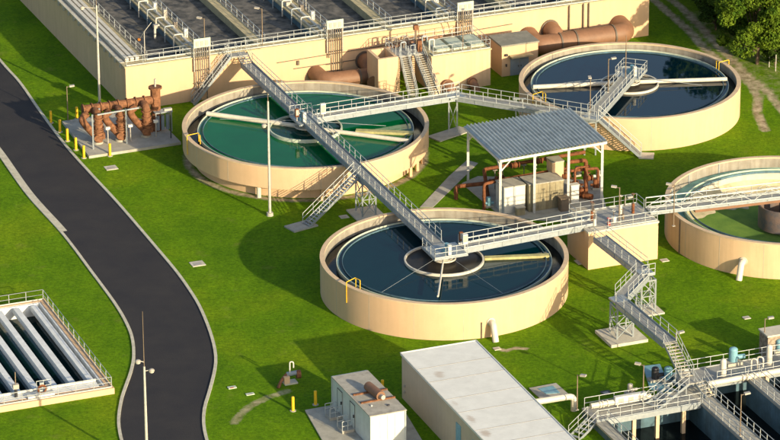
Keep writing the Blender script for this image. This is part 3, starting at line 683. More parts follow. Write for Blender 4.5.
def columns(px, py, lab, offx, slabp=None):
    c = G(px, py, 0); g = thing('steel_trestle', lab, 'frame', c, 'two-post frames under the walkways')
    for s in (-offx, offx): MB().beam(c+V3(s, 0, -.05), c+V3(s, 0, DK-.45), .16, .16).build('leg', 'galv', g)
    b = MB(); b.beam(c+V3(-offx-.4, 0, DK-.52), c+V3(offx+.4, 0, DK-.52), .14, .16); b.beam(c+V3(-offx, 0, .4), c+V3(offx, 0, 3.5), .06, .06); b.beam(c+V3(offx, 0, .4), c+V3(-offx, 0, 3.5), .06, .06); b.build('bracing', 'galv', g)
    return g
columns(453, 133, 'two-post frame under the bend in the bridge left of the canopy', .45)
columns(519, 131, 'two-post frame under the bridge behind the canopy roof', .35)
columns(590, 155, 'two-post frame under the junction beside the blue tank', .6)
pad('slab', [(427, 136), (459, 126), (473, 130), (440, 141)], .12, 'pale concrete slab under the bridge bend beside the green tank', 'conc', 'slab', group='slabs on the grass')

# C to valve block
E1 = G(593, 222, DK); dCE = (E1-cCk).normalized()
rt = thing('footbridge', 'galvanised footbridge from the teal tank to the tan valve block', 'bridge', ((cCk+E1)/2-Z*DK), 'steel footbridges over the tanks')
walkway(rt, cCk+dCE*1.9, E1, 1.3, .5)
# valve block
VB0 = G(588, 270, 0); aV = math.radians(21.3)
vb = thing('valve_block', 'tan concrete block with a railed deck of valves right of the teal tank', 'concrete block', VB0+U*3.8+Vd*2.3, None)
W_, D_ = 7.75, 5.2
MB().prism([VB0, VB0+U*W_, VB0+U*W_+Vd*D_, VB0+Vd*D_], -.1, 3.98).build('wall', 'stucco', vb)
MB().prism([VB0-U*.08-Vd*.08, VB0+U*(W_+.08)-Vd*.08, VB0+U*(W_+.08)+Vd*(D_+.08), VB0-U*.08+Vd*(D_+.08)], 3.983, 4.18).build('deck', 'conc_pale', vb)
MB().prism([VB0+U*.5+Vd*.7, VB0+U*(W_-.5)+Vd*.7, VB0+U*(W_-.5)+Vd*(D_-.6), VB0+U*.5+Vd*(D_-.6)], 4.184, 4.22).build('grating', 'grate', vb)
zz = Z*4.22
railing(vb, [VB0+U*2.2+zz+Vd*.05, VB0+U*(W_-.1)+zz+Vd*.05], step=1.3)
railing(vb, [VB0+U*.1+Vd*3.3+zz, VB0+U*.1+Vd*(D_-.1)+zz, VB0+U*(W_-.1)+Vd*(D_-.1)+zz, VB0+U*(W_-.1)+Vd*3.3+zz], step=1.3)
def valve(c, lab, h=1.1, m='lamp', nm='valve', r=.16):
    g = thing(nm, lab, 'valve', c, 'valves on the valve block deck'); MB().cyl(c, c+Z*h*.5, r, 12).build('body', m, g)
    MB().cyl(c+Z*h*.5, c+Z*h, .04, 6).build('stem', 'darkpipe', g)
    MB().lathe(c+Z*h, [(.2, 0), (.2, .04), (.15, .04), (.15, 0)], 16).build('handwheel', m, g); return g
for k, (u_, v_, h, m, lab) in enumerate(((1.2, 1.2, 1.5, 'white_pipe', 'white stem valve nearest the top of the zigzag stairs'), (1.5, 2.6, 2.0, 'copper', 'rust red stem valve near the left railing of the block'), (2.6, .8, .7, 'red', 'short bright red valve by the front railing'), (3.4, 1.4, 1.2, 'white', 'fat white drum-shaped valve on the front half of the deck'), (5.0, 3.2, 1.9, 'white_pipe', 'tall pale valve at the back right of the deck'), (6.2, 2.8, 2.1, 'copper', 'tall rust red valve at the right of the deck'), (4.6, 1.8, 1.0, 'pole_dark', 'low brown valve in the middle of the deck'), (2.2, 3.8, 1.3, 'pole_dark', 'brown valve by the far railing of the deck'))):
    valve(VB0+U*u_+Vd*v_+Z*4.22, lab, h, m, r=.3 if k == 3 else .16)
# block to D : truss bridge
S1 = VB0+U*(W_+.05)+Vd*2.6; S1.z = DK
rt = thing('footbridge', 'trussed white footbridge with cross bracing over the drained tank', 'bridge', ((S1+cDk)/2-Z*DK), 'steel footbridges over the tanks')
walkway(rt, S1, cDk, 1.5, .22, truss=True)
q1, q2 = offs(S1.lerp(cDk, .33)-Z*.42, cDk-Z*.42, .0); MB().beam(q1, q2, 1.2, .35).build('pipe_tray', 'brown_pipe', rt)
# zigzag walkway from the valve block
Z0 = G(600, 237, 4.2); P1 = G(645, 272, 4.1); P2 = G(619, 299, 4.05); P3 = G(670, 342, 4.0)
rt = thing('zigzag_walkway', 'zigzag elevated walkway from the valve block down towards the lower basin', 'walkway', (P1.x, P1.y, 0))
for a_, b_ in ((Z0, P1), (P1, P2), (P2, P3)):
    d = (b_-a_).normalized(); walkway(rt, a_+d*(.0 if a_ is Z0 else .7), b_-d*(.7 if b_ is not P3 else 0), 1.35, .5)
a1 = math.atan2((P1-Z0).y, (P1-Z0).x)
platform(rt, P1, 1.5, 1.5, a1, ((1, 2), (2, 3)) if False else ((1, 2),), P1.z); platform(rt, P2, 1.5, 1.5, a1, (), P2.z)
trestle(643, 311, 'steel tower on a slab under the upper bend of the zigzag walkway', 1.5, 1.3, (3.0, 2.6), top=3.6, cxy=(P1.x+.1, P1.y-.3))
trestle(620, 335, 'steel tower on a square slab under the lower bend of the zigzag walkway', 1.7, 1.7, (3.9, 3.9), top=3.55, cxy=(P2.x+.3, P2.y-.1), zs=.3)
PZ = G(690, 380, 1.95)
rt = thing('staircase', 'stairs from the zigzag walkway down to the crossing platform of the lower basin', 'staircase', (P3.x, P3.y, 0), 'outdoor steel staircases')
d = (PZ-P3); d.z = 0; d.normalize(); stair(rt, P3, PZ-d*.6, 1.3, tread='conc_pale')
# ---------------------------------------------------------------- lower basin, bottom right
def lb(s, t, z=0): return LB0+LBU*s+LBV*t+Z*z
LH = .9
rt = thing('channel_basin', 'dark channel basin with railed decks in the lower right corner', 'basin', lb(9, -4))
def lw(s0, s1, t0, t1, z0, z1, name, m): return MB().prism([lb(s0, t0), lb(s1, t0), lb(s1, t1), lb(s0, t1)], z0, z1).build(name, m, rt)
lw(0, 11.0, -1.7, -1.1, -5, LH-.2, 'wall', 'blue_wall'); lw(0, 11.0, -4.2, -1.0, LH-.197, LH, 'deck', 'grate')
lw(11.0, 34, 2.3, 2.9, -5, LH-.2, 'wall', 'blue_wall'); lw(11.0, 34, -.6, 3.0, LH-.197, LH, 'deck', 'grate')
lw(0, .7, -24, -1.702, -5, LH-.2, 'wall', 'blue_wall'); lw(10.998, 11.6, -1.1, 2.298, -5, LH-.2, 'wall', 'blue_wall')
lw(0, 10.7, -4.35, -4.202, LH-.45, LH+.08, 'kerb', 'galv'); lw(12.5, 34, -.75, -.602, LH-.45, LH+.08, 'kerb', 'galv')
lw(0, 34, -24, -.502, -5, -4.8, 'floor', 'dark'); lw(11.6, 34, -.5, 2.298, -5, -4.8, 'floor', 'dark')
for s0, s1, tt in ((10.8, 12.4, -.61), (17.2, 18.6, -.76), (23.5, 24.9, -.76)):
    lw(s0, s1, -24, tt, -5, LH-.2, 'partition_wall', 'blue_wall'); lw(s0-.08, s1+.08, -24, tt, LH-.197, LH+.004, 'walkway_top', 'conc')
    railing(rt, [lb(s0, -4.4 if s0 < 11 else -1, LH), lb(s0, -20, LH)], step=1.4); railing(rt, [lb(s1, -1.0, LH), lb(s1, -20, LH)], step=1.4)
lw(-.1, 1.0, -24, -4.352, LH-.197, LH, 'walkway_top', 'conc')
railing(rt, [lb(1.0, -4.5, LH), lb(1.0, -20, LH)])
railing(rt, [lb(.2, -1.15, LH), lb(9.2, -1.15, LH)], step=1.4); railing(rt, [lb(12.4, 2.85, LH), lb(26, 2.85, LH)], step=1.4)
railing(rt, [lb(.1, -4.2, LH), lb(10.7, -4.2, LH)], step=1.2); railing(rt, [lb(14.2, -.5, LH), lb(26, -.5, LH)], step=1.4)
for s_ in (3.9, 6.3, 9.0): MB().box(lb(s_, -4.1, -5), .34, .34, 5.65).build('column', 'stucco_top', rt)
for s_ in (13.2, 19.2, 21.8): MB().box(lb(s_, -1.0, -5), .34, .34, 5.85).build('column', 'stucco_top', rt)
q = MB(); q.add([lb(.7, -1.7, -1.9), lb(34, -1.7, -1.9), lb(34, -24, -1.9), lb(.7, -24, -1.9)], [(3, 2, 1, 0)]); struct(q.build('water', 'water_dark'))
q = MB(); q.add([lb(11.6, -1.7, -1.9), lb(34, -1.7, -1.9), lb(34, 2.3, -1.9), lb(11.6, 2.3, -1.9)], [(0, 1, 2, 3)]); struct(q.build('water', 'water_dark'))
g = thing('staircase', 'short railed stairs at the left end of the lower deck beside the white roof', 'staircase', lb(-1, -4), 'outdoor steel staircases'); stair(g, lb(-.05, -3.6, LH), lb(-2.6, -5.0, .02), 1.2)
# crossing stairs over the pipe
rt = thing('crossing_stairs', 'stile of two stair flights meeting on a platform over the lower basin pipe', 'staircase', (PZ.x, PZ.y, LH), 'outdoor steel staircases')
MB().box(Vector((PZ.x, PZ.y, PZ.z-.1)), 1.6, 1.6, .12).build('platform', 'grate', rt)
for i, j in ((-1, -1), (1, -1), (1, 1), (-1, 1)): p = PZ+U*i*.7+Vd*j*.7; MB().beam(Vector((p.x, p.y, LH)), Vector((p.x, p.y, PZ.z)), .1, .1).build('leg', 'galv', rt)
fl = G(650, 408, LH+.05); stair(rt, PZ-U*.8, fl, 1.6)
fr = G(711, 397, LH+.05); stair(rt, PZ-Vd*.3+U*.8-Z*.02, fr, 1.2, tread='conc_pale')
# pipes on the deck
def pipe(name, label, pts, r, m, bend=.3, group=None, flanges=(), fm=None, cat='pipe'):
    g = thing(name, label, cat, Vector((pts[0][0], pts[0][1], 0)), group); MB().tube(pts, r, 16, bend).build('pipe', m, g)
    for p, q, t in flanges:
        p, q = Vector(p), Vector(q); c = p.lerp(q, t); d = (q-p).normalized(); MB().cyl(c-d*.07, c+d*.07, r*1.28, 16).build('flange', fm or m, g)
    return g
e = [G(520, 404.5, 1.5), G(574, 396, 1.5), G(578, 412, .7)]
pipe('elbow_pipe', 'thick white pipe coming over the grass and bending down beside the lower deck', [e[0], e[1], Vector((e[1].x, e[1].y, -.5))], .3, 'white_pipe', .6)
p0 = lb(.5, -1.9, LH+.5); p1 = lb(6.6, -1.9, LH+.5)
pipe('deck_pipe', 'white flanged pipe lying along the left part of the lower deck', [p0, p1], .27, 'white_pipe', flanges=[(p0, p1, t) for t in (.15, .2, .28, .45, .55)])
p0 = G(706, 384.5, LH+.25); p1 = G(792, 368.5, LH+.25)
pipe('channel_pipe', 'long cream pipe crossing above the dark channels at lower right', [p0, p1], .28, 'white_pipe', flanges=[(p0, p1, t) for t in (.42, .47, .55)])
for i, (x, y, lab) in enumerate(((723, 378, 'upright round-topped pipe post left on the lower right deck'), (769, 364, 'upright round-topped pipe post near the right edge of the lower deck'))):
    b0 = G(x, y, LH); g = thing('vent_pipe', lab, 'vent pipe', b0, 'upright vent pipes on the lower deck')
    MB().tube([b0, b0+Z*1.6, b0+Z*1.75], .3, 14, .2).build('pipe', 'white_pipe', g); MB().ball(b0+Z*1.72, .3).build('cap', 'white_pipe', g)
for i, (x, y) in enumerate(((751, 372), (757, 370))):
    b0 = G(x, y, LH+.05); g = thing('gooseneck_pipe', ('left' if i == 0 else 'right')+' one of two small gooseneck pipes hooked over the cream pipe', 'pipe', b0, 'small goosenecks on the cream pipe')
    MB().tube([b0-Z*.6, b0+Z*1.4, b0+Z*1.4+V3(.55, -.2, 0), b0+V3(.55, -.2, .2)], .08, 10, .3).build('pipe', 'white_pipe', g); MB().cyl(b0-Z*.65, b0-Z*.55, .14, 10).build('flange', 'white_pipe', g)
def machine(px, py, z, lab, m, s=1.0, nm='pump'):
    c = G(px, py, z); g = thing(nm, lab, 'pump', c, 'pumps round the lower basin'); MB().box(c, 1.2*s, .8*s, .25*s).build('base', 'conc', g)
    MB().cyl(c+Z*.25*s, c+Z*1.15*s, .32*s, 14).build('motor', m, g); MB().ball(c+Z*1.15*s, .33*s, sz=.6).build('cap', m, g); MB().cyl(c+V3(.2, 0, .55)*s, c+V3(.85, .2, .55)*s, .18*s, 10).build('outlet', m, g)
machine(733, 364, LH, 'pale blue hooded pump behind the deck railing at right', 'blue', 1.3); machine(779, 352, LH, 'pale blue pump beside the brick cabinet', 'blue', 1.0)
machine(668, 382, .05, 'pale blue capped pump at the foot of the walkway stairs', 'blue', 1.2); machine(655, 381, .05, 'dark pump standing just left of the blue capped pump', 'black', 1.1)
machine(790, 369, LH, 'dark machinery on the deck at the right edge', 'black', 1.4); machine(630, 394, LH, 'grey motor on the left stretch of the lower deck', 'lamp', .8)
g = thing('panel_box', 'low white electrical panel on the lower deck left of the stairs', 'control box', G(630, 400, LH)); c = G(630, 405, LH)
MB().box(c+Z*.35, 3.2, .4, .75).build('cabinet', 'white', g)
for i in (-1, 0, 1): MB().box(c+U*i*1.0-Vd*.22+Z*.5, .5, .03, .4).build('door', 'lamp', g)
for i in (-1, 1): MB().box(c+U*i*1.3, .1, .1, .35).build('leg', 'pole', g)
g = thing('switch_cabinet', 'weathered patterned cabinet with a flat grey top at the right edge', 'cabinet', G(777, 352, .9)); c = G(778, 354, .2)
MB().box(c, 3.2, 1.8, 2.4).build('cabinet', mat('patterned_block', (.42, .36, .28), .9, 0, 3.5, .3, col2=(.14, .10, .07)), g); MB().box(c+Z*2.4, 3.4, 2.0, .15).build('roof', 'conc_pale', g)
g = pad('slab', [(529, 388), (556, 383), (573, 398), (543, 401)], .1, 'small square slab with a faded blue hatch right of the long building', 'conc', group='slabs on the grass')
MB().prism([G(x, y, .11) for x, y in ((538, 389), (553, 386), (560, 393), (546, 394))], .101, .14).build('hatch', 'blue', g)
pad('slab', [(643, 366), (660, 364), (672, 392), (650, 389)], .1, 'bluish slab under the pumps at the foot of the walkway stairs', 'blue', group='slabs on the grass')

# ---------------------------------------------------------------- filter bed, bottom left
def fb(s, t, z=0): return FB0-FBU*s+FBV*t+Z*z
rt = thing('filter_bed', 'rectangular railed bed with long pale troughs in the lower left corner', 'filter bed', fb(7, 10))
FH = .6; FLN = 16
def fw_(s0, s1, t0, t1, z0, z1, name, m): return MB().prism([fb(s0, t0), fb(s1, t0), fb(s1, t1), fb(s0, t1)], z0, z1).build(name, m, rt)
fw_(0, FLN, 0, .9, -3, FH, 'wall', 'stucco'); fw_(0, .6, .902, FBL-.602, -3, FH, 'wall', 'stucco'); fw_(0, FLN, FBL-.6, FBL, -3, FH, 'wall', 'stucco')
fw_(.602, FLN, .902, FBL-.602, -3, -2.8, 'floor', 'dark'); fw_(.802, FLN, FBL-.9, FBL-.602, -2.7, FH-.04, 'inner_face', 'trough')
fw_(.602, .80, .902, FBL-.602, -2.7, FH-.06, 'inner_face', 'trough')
fw_(1.2, FLN, .902, 2.0, -.6, FH+.02, 'collecting_trough', 'trough'); fw_(1.2, FLN, 2.002, 2.1, -.3, FH+.3, 'trough_side', 'white')
for k in range(9):
    s = 1.2+k*1.8
    o = MB(); P = [fb(s, 2.102), fb(s+.58, 2.102), fb(s+.58, FBL-1.3), fb(s, FBL-1.3)]; o.prism(P, -.02, FH-.02); o.build('trough', 'trough', rt)
    o = MB(); o.prism([fb(s, FBL-1.298), fb(s+.58, FBL-1.298), fb(s+.58, FBL-.902), fb(s, FBL-.902)], [-.02, -.02, .0, .0], [FH-.02, FH-.02, FH-.4, FH-.4]); o.build('trough_end', 'trough', rt)
railing(rt, [fb(FLN, .25, FH), fb(.2, .25, FH), fb(.2, FBL-.25, FH), fb(FLN, FBL-.25, FH)], step=1.7)
q = MB(); q.add([fb(.7, .9, -.75), fb(FLN, .9, -.75), fb(FLN, FBL-.65, -.75), fb(.7, FBL-.65, -.75)], [(0, 1, 2, 3)]); struct(q.build('water', 'water_dteal'))
c = G(42, 394, FH); g = thing('hose_reel', 'coiled orange hose hanging on the front railing of the filter bed', 'hose', c)
b = MB()
for k in range(3): b.tube([c+U*math.cos(t)*(.42-.05*k)+Z*(.55+math.sin(t)*(.42-.05*k))-Vd*(.1+.04*k) for t in [2*PI*i/20 for i in range(21)]], .05, 6)
b.build('hose', 'copper', g); MB().box(c+Z*.9, .4, .2, .3).build('bracket', 'galv', g)
c = fb(9.2, 1.5, FH); g = thing('gate_actuator', 'dark upright valve actuator at the front of the filter bed', 'valve', c)
MB().cyl(c, c+Z*1.1, .16, 10).build('body', 'black', g); MB().cyl(c+Z*1.1, c+Z*2.6, .05, 8).build('stem', 'pole_dark', g); MB().box(c+Z*.9, .55, .4, .45).build('motor', 'lamp', g)
c = fb(7.0, 1.0, FH); g = thing('access_platform', 'small railed white step platform on the front edge of the filter bed', 'platform', c)
MB().box(c, 2.6, .9, .25).build('deck', 'white', g); railing(g, [c+U*-.2+Z*.25+Vd*.4, c+U*1.2+Z*.25+Vd*.4], step=.9)

# ---------------------------------------------------------------- canopy and dewatering set
RC = [Vector((11.45, 383.7, 7.0)), Vector((22.75, 388.9, 7.0)), Vector((19.42, 400.9, 6.1)), Vector((7.95, 395.9, 6.05))]
cp = thing('canopy', 'open steel canopy with a blue-grey corrugated roof over pipes and boxes', 'canopy', (15.4, 392, 0))
b = MB(); N = 28
for i in range(N):
    for q, (t0, t1, zo) in enumerate(((0, .55, 0), (.55, .65, None), (.65, .9, .16), (.9, 1.0, None))):
        za = {0: 0, 1: 0, 2: .16, 3: .16}[q]; zb = {0: 0, 1: .16, 2: .16, 3: 0}[q]
        f0, f1 = (i+t0)/N, (i+t1)/N
        p = [RC[0].lerp(RC[1], f0)+Z*za, RC[0].lerp(RC[1], f1)+Z*zb, RC[3].lerp(RC[2], f1)+Z*zb, RC[3].lerp(RC[2], f0)+Z*za]
        b.add(p+[x-Z*.03 for x in p], [(0, 1, 2, 3), (7, 6, 5, 4)])
b.build('roof', 'metal_roof', cp)
for i in range(4):
    p, q = RC[i], RC[(i+1) % 4]; MB().beam(p-Z*.18, q-Z*.18, .12, .26).build('edge_beam', 'white', cp)
inn = [RC[0]+U*.25+Vd*.5, RC[1]-U*.25+Vd*.5]; bck = [RC[3]+U*.25-Vd*.5, RC[2]-U*.25-Vd*.5]
for t in (0, .333, .667, 1):
    for row, e in ((inn, 1), (bck, -1)):
        p = row[0].lerp(row[1], t); top = p.z-.25; MB().beam(Vector((p.x, p.y, -.05)), Vector((p.x, p.y, top)), .26, .26).build('post', 'white', cp)
        if t in (0, 1): sg = 1 if t == 0 else -1; MB().beam(Vector((p.x, p.y, top-1.3)), Vector((p.x, p.y, top))+U*sg*1.3, .12, .12).build('brace', 'white', cp)
        if t in (0, 1): MB().beam(Vector((p.x, p.y, top-1.2)), Vector((p.x, p.y, top+.05*e))+Vd*e*1.2, .12, .12).build('brace', 'white', cp)
for t in (.0, .333, .667, 1): a_, c_ = inn[0].lerp(inn[1], t), bck[0].lerp(bck[1], t); MB().beam(a_-Z*.32, c_-Z*.32, .14, .24).build('beam', 'white', cp)
pad('equipment_slab', [(462, 183), (478, 176), (600, 180), (606, 207), (588, 223), (503, 217), (494, 210)], .12, 'grey concrete floor slab under the canopy', 'conc')
def box_at(px, py, wd, dp, h, m, label, nm='equipment_box', cat='equipment', lid=None, z=.12, doors=2, lidm='cab_roof'):
    c = G(px, py, z); g = thing(nm, label, cat, c+U*wd/2+Vd*dp/2)
    b = MB(); b.prism([c, c+U*wd, c+U*wd+Vd*dp, c+Vd*dp], z, z+h); b.build('body', m, g)
    MB().prism([c-U*.06-Vd*.06, c+U*(wd+.06)-Vd*.06, c+U*(wd+.06)+Vd*(dp+.06), c-U*.06+Vd*(dp+.06)], z+h+.003, z+h+.1).build('roof', lidm, g)
    for i in range(doors):
        x0 = .08+i*wd/doors; x1 = (i+1)*wd/doors-.05
        MB().prism([c+U*x0-Vd*.03, c+U*x1-Vd*.03, c+U*x1-Vd*.002, c+U*x0-Vd*.002], z+.15, z+h-.15).build('panel', m, g)
    return g
box_at(504, 214, 2.4, 2.2, 2.9, 'white', 'white panelled equipment box under the left front of the canopy', doors=2)
box_at(529, 212, 3.9, 2.4, 3.0, 'tan_box', 'stained olive tan container under the middle of the canopy', doors=4)
box_at(571, 204, .9, .6, 2.0, 'white', 'small white cabinet beside the tan container', 'control_cabinet', 'cabinet', doors=1, lidm='white')
box_at(552, 200, 1.3, 1.5, 4.2, 'stucco_pale', 'tall pale tank box behind the tan container', doors=1, lidm='conc')
box_at(561, 212, .9, .8, 1.4, 'pole_dark', 'small dark pump cabinet against the tan container', doors=1, lidm='pole_dark')
box_at(517, 216, .9, .5, .8, 'tan_box', 'low yellowish box at the foot of the white box', doors=1)
cp_pipes = [
 ('low red-brown pipe rising from the grass left of the canopy', [G(456, 200, -.1), G(456, 186.5, 1.3), G(484, 183.5, 1.3), G(500, 179, 1.35)], .22),
 ('red-brown pipe dropping to the slab at the left front corner of the canopy', [G(484, 211, .1), G(484, 184, 2.9), G(510, 178, 2.9), G(568, 168, 2.9)], .17),
 ('upper red-brown pipe running under the canopy roof', [G(488, 196, .1), G(484, 170, 2.3), G(486, 169, 2.3), G(520, 163, 2.6), G(585, 152, 3.0)], .2),
 ('red-brown pipe loop at the right end of the canopy', [G(586, 197, .1), G(586, 160, 3.5), G(568, 162, 3.6), G(566, 178, 2.0)], .22),
 ('thick red-brown pipe low on the slab at the right end of the canopy', [G(571, 190, .6), G(580, 194, .5), G(592, 197, .5)], .32),
 ('red-brown pipe crossing behind the tan container at mid height', [G(530, 178, 3.0), G(560, 172, 3.0), G(598, 168, 2.2), G(598, 188, .3)], .16),
 ('thin red-brown vertical pipe between the containers', [G(575, 200, .1), G(575, 168, 3.4), G(590, 166, 3.4)], .12),
 ('red-brown pipe dropping behind the white box', [G(500, 172, 2.6), G(500, 196, .2)], .14),
 ('dark diagonal conveyor pipe under the canopy roof', [G(545, 158, 4.0), G(565, 170, 3.2)], .25)]
for lab, pts, r in cp_pipes:
    pipe('process_pipe', lab, pts, r, 'rust' if 'dark' in lab else 'copper', .35, 'red-brown pipes under the canopy', flanges=[(pts[-2], pts[-1], .4), (pts[0], pts[1], .55)])
for i, (x, y, z, lab) in enumerate(((500, 178.5, 1.9, 'rust handwheel valve on the low pipe at the left of the canopy'), (515, 165, 2.6, 'rust handwheel valve on the upper pipe at the left of the canopy'), (538, 161, 2.9, 'rust handwheel valve on the upper pipe above the tan container'), (566, 176, 2.6, 'rust valve on the pipe loop behind the tan container'), (588, 178, 1.6, 'rust valve low on the right pipe loop of the canopy'), (581, 190, .9, 'rust valve by the thick low pipe at the right of the canopy'), (574, 184, 1.2, 'rust valve right of the tan container near the small white cabinet'))):
    c = G(x, y, z); g = thing('pipe_valve', lab, 'valve', c, 'valves on the canopy pipes'); MB().ball(c, .34).build('body', 'copper', g); MB().cyl(c, c+Z*.6, .06, 6).build('stem', 'darkpipe', g); MB().cyl(c+Z*.6, c+Z*.66, .28, 12).build('handwheel', 'copper', g)
    for sg in (-1, 1): MB().cyl(c+U*sg*.36, c+U*sg*.44, .34, 12).build('flange', 'copper', g)
for i, (x, y, lab) in enumerate(((495, 170, 'thin pipe standard holding the upper pipe at the left'), (524, 165, 'thin pipe standard holding the upper pipe in the middle'))):
    p = G(x, y, 2.3); g = thing('pipe_stand', lab, 'stand', (p.x, p.y, .1), 'pipe stands under the canopy'); MB().beam(Vector((p.x, p.y, .05)), p, .1, .1).build('post', 'conduit', g); MB().box(p-Z*.05, .5, .2, .08).build('saddle', 'conduit', g)
for i, (x, y, m, lab) in enumerate(((489, 207, 'blue', 'small blue-grey pump on the slab left of the white box'), (595, 189, 'copper', 'red-brown pump by the right front post of the canopy'), (598, 180, 'white', 'white hydrant-like valve by the right canopy post'), (577, 176, 'black', 'dark pump behind the pipe loop of the canopy'))):
    c = G(x, y, .12); g = thing('pump', lab, 'pump', c, 'small pumps under the canopy'); MB().box(c, .8, .5, .2).build('base', 'conc', g); MB().cyl(c+Z*.2, c+Z*1.1, .22, 12).build('motor', m, g); MB().cyl(c+V3(-.5, 0, .45), c+V3(.5, .1, .45), .16, 10).build('casing', m, g)

# ---------------------------------------------------------------- screen block with stairs, and small building (top middle)
def at(o, s, t, z=0): return o+U*s+Vd*t+Z*z
sb = thing('inlet_block', 'pale concrete inlet block with a railed top and two stair flights', 'concrete block', (5, 423, 0))
R0 = Vector((11.5, 424.55, 0)); H0 = 4.32
def rb(root, s0, s1, t0, t1, z0, z1, name, m): return MB().prism([at(R0, s0, t0), at(R0, s1, t0), at(R0, s1, t1), at(R0, s0, t1)], z0, z1).build(name, m, root)
rb(sb, -7.2, 0, 0, 5.2, -.1, H0, 'wall', 'stucco_pale')
rb(sb, -7.3, .1, -.1, 5.3, H0+.003, H0+.16, 'coping', 'conc_moss')
rb(sb, -6.2, -4.6, 1.0, 4.2, H0+.163, H0+.5, 'hatch', 'weir'); rb(sb, -4.1, -2.5, 1.0, 4.2, H0+.163, H0+.42, 'hatch', 'weir'); rb(sb, -2.0, -.4, 1.0, 4.2, H0+.163, H0+.5, 'hatch', 'weir')
# hollow box at the left
B0 = at(R0, -13.2, 1.2)
def bb(s0, s1, t0, t1, z0, z1, name, m): return MB().prism([at(B0, s0, t0), at(B0, s1, t0), at(B0, s1, t1), at(B0, s0, t1)], z0, z1).build(name, m, sb)
BL = 2.4; bb(0, BL, 0, .35, -.1, H0+.2, 'box_wall', 'stucco_pale'); bb(0, .35, .352, 3.2, -.1, H0+.2, 'box_wall', 'stucco_pale'); bb(BL-.35, BL, .352, 3.2, -.1, H0+.2, 'box_wall', 'stucco_pale'); bb(0, BL, 3.202, 3.5, -.1, H0+.2, 'box_wall', 'stucco_pale'); bb(.352, BL-.352, .352, 3.2, H0-1.2, H0-1.1, 'box_floor', 'water_dteal')
rb(sb, -10.8, -7.302, 1.8, 5.2, H0-.2, H0, 'deck', 'grate')
for s in (-10.4, -8.6): MB().box(at(R0, s, 2.2), .3, .3, H0-.2).build('column', 'stucco_pale', sb)
railing(sb, [at(R0, -7.0, .05, H0+.16), at(R0, -.05, .05, H0+.16), at(R0, -.05, 5, H0+.16)], step=1.2)
railing(sb, [at(R0, -10.8, 5.1, H0), at(R0, -.3, 5.1, H0+.16)], step=1.2); railing(sb, [at(R0, -9.0, 1.9, H0), at(R0, -8.4, 1.9, H0)], step=.6)
railing(sb, [at(R0, -10.8, 1.9, H0), at(R0, -10.8, 5.0, H0)], step=1.2); railing(sb, [at(R0, -7.0, .1, H0+.16), at(R0, -7.0, 1.0, H0+.16)], step=.8)
for i_, (s_, t_) in enumerate(((-9.6, 3.4), (-8.9, 4.3), (-6.7, 2.0), (-6.6, 4.4), (-10.2, 4.6))):
    MB().tube([at(R0, s_, t_, H0), at(R0, s_, t_, H0+1.0+.2*(i_ % 3)), at(R0, s_+.6, t_, H0+1.0+.2*(i_ % 3)), at(R0, s_+.6, t_, H0)], .09, 8, .2).build('vent_pipe', ('galv', 'conduit', 'white_pipe')[i_ % 3], sb)
MB().box(at(R0, -7.7, 2.5, H0), .5, .4, 1.3).build('control_box', 'rust', sb)
st1 = thing('staircase', 'left flight of pale stairs beside the hollow concrete box', 'staircase', at(R0, -10, -1.5), 'outdoor steel staircases'); stair(st1, at(R0, -9.9, 1.75, H0), at(R0, -10.0, -1.6, .1), 1.0, tread='conc_pale')
st2 = thing('staircase', 'right flight of pale stairs against the inlet block', 'staircase', at(R0, -7.7, -1.9), 'outdoor steel staircases'); stair(st2, at(R0, -8.1, 1.75, H0), at(R0, -7.6, -2.6, .1), 1.1, tread='conc_pale')
for k, (s, r_, L) in enumerate(((-5.4, .62, .9), (-2.4, .48, .8))):
    g = thing('pipe_stub', ('larger' if k == 0 else 'smaller')+' brown pipe stub sticking out of the inlet block near the grass', 'pipe', at(R0, s, -.8), 'brown pipe stubs'); MB().tube([at(R0, s, -.01, .8), at(R0, s, -L, .8), at(R0, s+.3, -L-.2, -.2)], r_, 14, .5).build('pipe', 'brown_pipe', g); MB().cyl(at(R0, s, -.35, .8), at(R0, s, -.5, .8), r_*1.25, 14).build('flange', 'brown_pipe', g)
g = thing('tan_duct', 'square tan duct bending down the face of the inlet block', 'duct', at(R0, -6.4, -.4)); MB().beam(at(R0, -7.0, -.3, 2.2), at(R0, -6.4, -.3, 2.2), .6, .5).build('head', 'stucco', g); MB().prism([at(R0, -7.0, -.6), at(R0, -6.4, -.6), at(R0, -6.4, -.01), at(R0, -7.0, -.01)], -.1, 1.95).build('shaft', 'stucco', g)
c = at(R0, -7.7, 3.6, H0); g = thing('screening_machine', 'upright brown screening machine among the pipes on the inlet block', 'machine', c)
MB().box(c+Z*.003, .6, .6, .5).build('base', 'galv', g); MB().cyl(c+Z*.5, c+Z*2.8, .12, 10).build('column', 'pole_dark', g); MB().box(c+Z*2.2, .5, .4, .6).build('motor', 'rust', g)
pts = [at(R0, -13, 4.7, 4.2), at(R0, -9, 4.7, 4.55), at(R0, -4, 4.7, 4.9)]; pipe('overhead_pipe', 'brown pipe running along the basin wall above the inlet block', pts, .16, 'brown_pipe', .2)
yard_lamp(at(R0, -3.2, .5, H0+.17), 4.6, 'dark pole on the front edge of the inlet block', (0, 1), grp='small lamp posts')
for i, s in enumerate((-1.2, -.4)):
    g = thing('pipe_bend', ('left' if i == 0 else 'right')+' thin pipe leaning over the back of the inlet block', 'pipe', at(R0, s, 4.5, H0), 'thin pipes behind the inlet block'); MB().tube([at(R0, s, 4.6, H0+.17), at(R0, s-.4, 4.6, H0+1.7), at(R0, s-1.2, 5.0, H0+2.2)], .05, 6, .3).build('pipe', 'darkpipe', g)
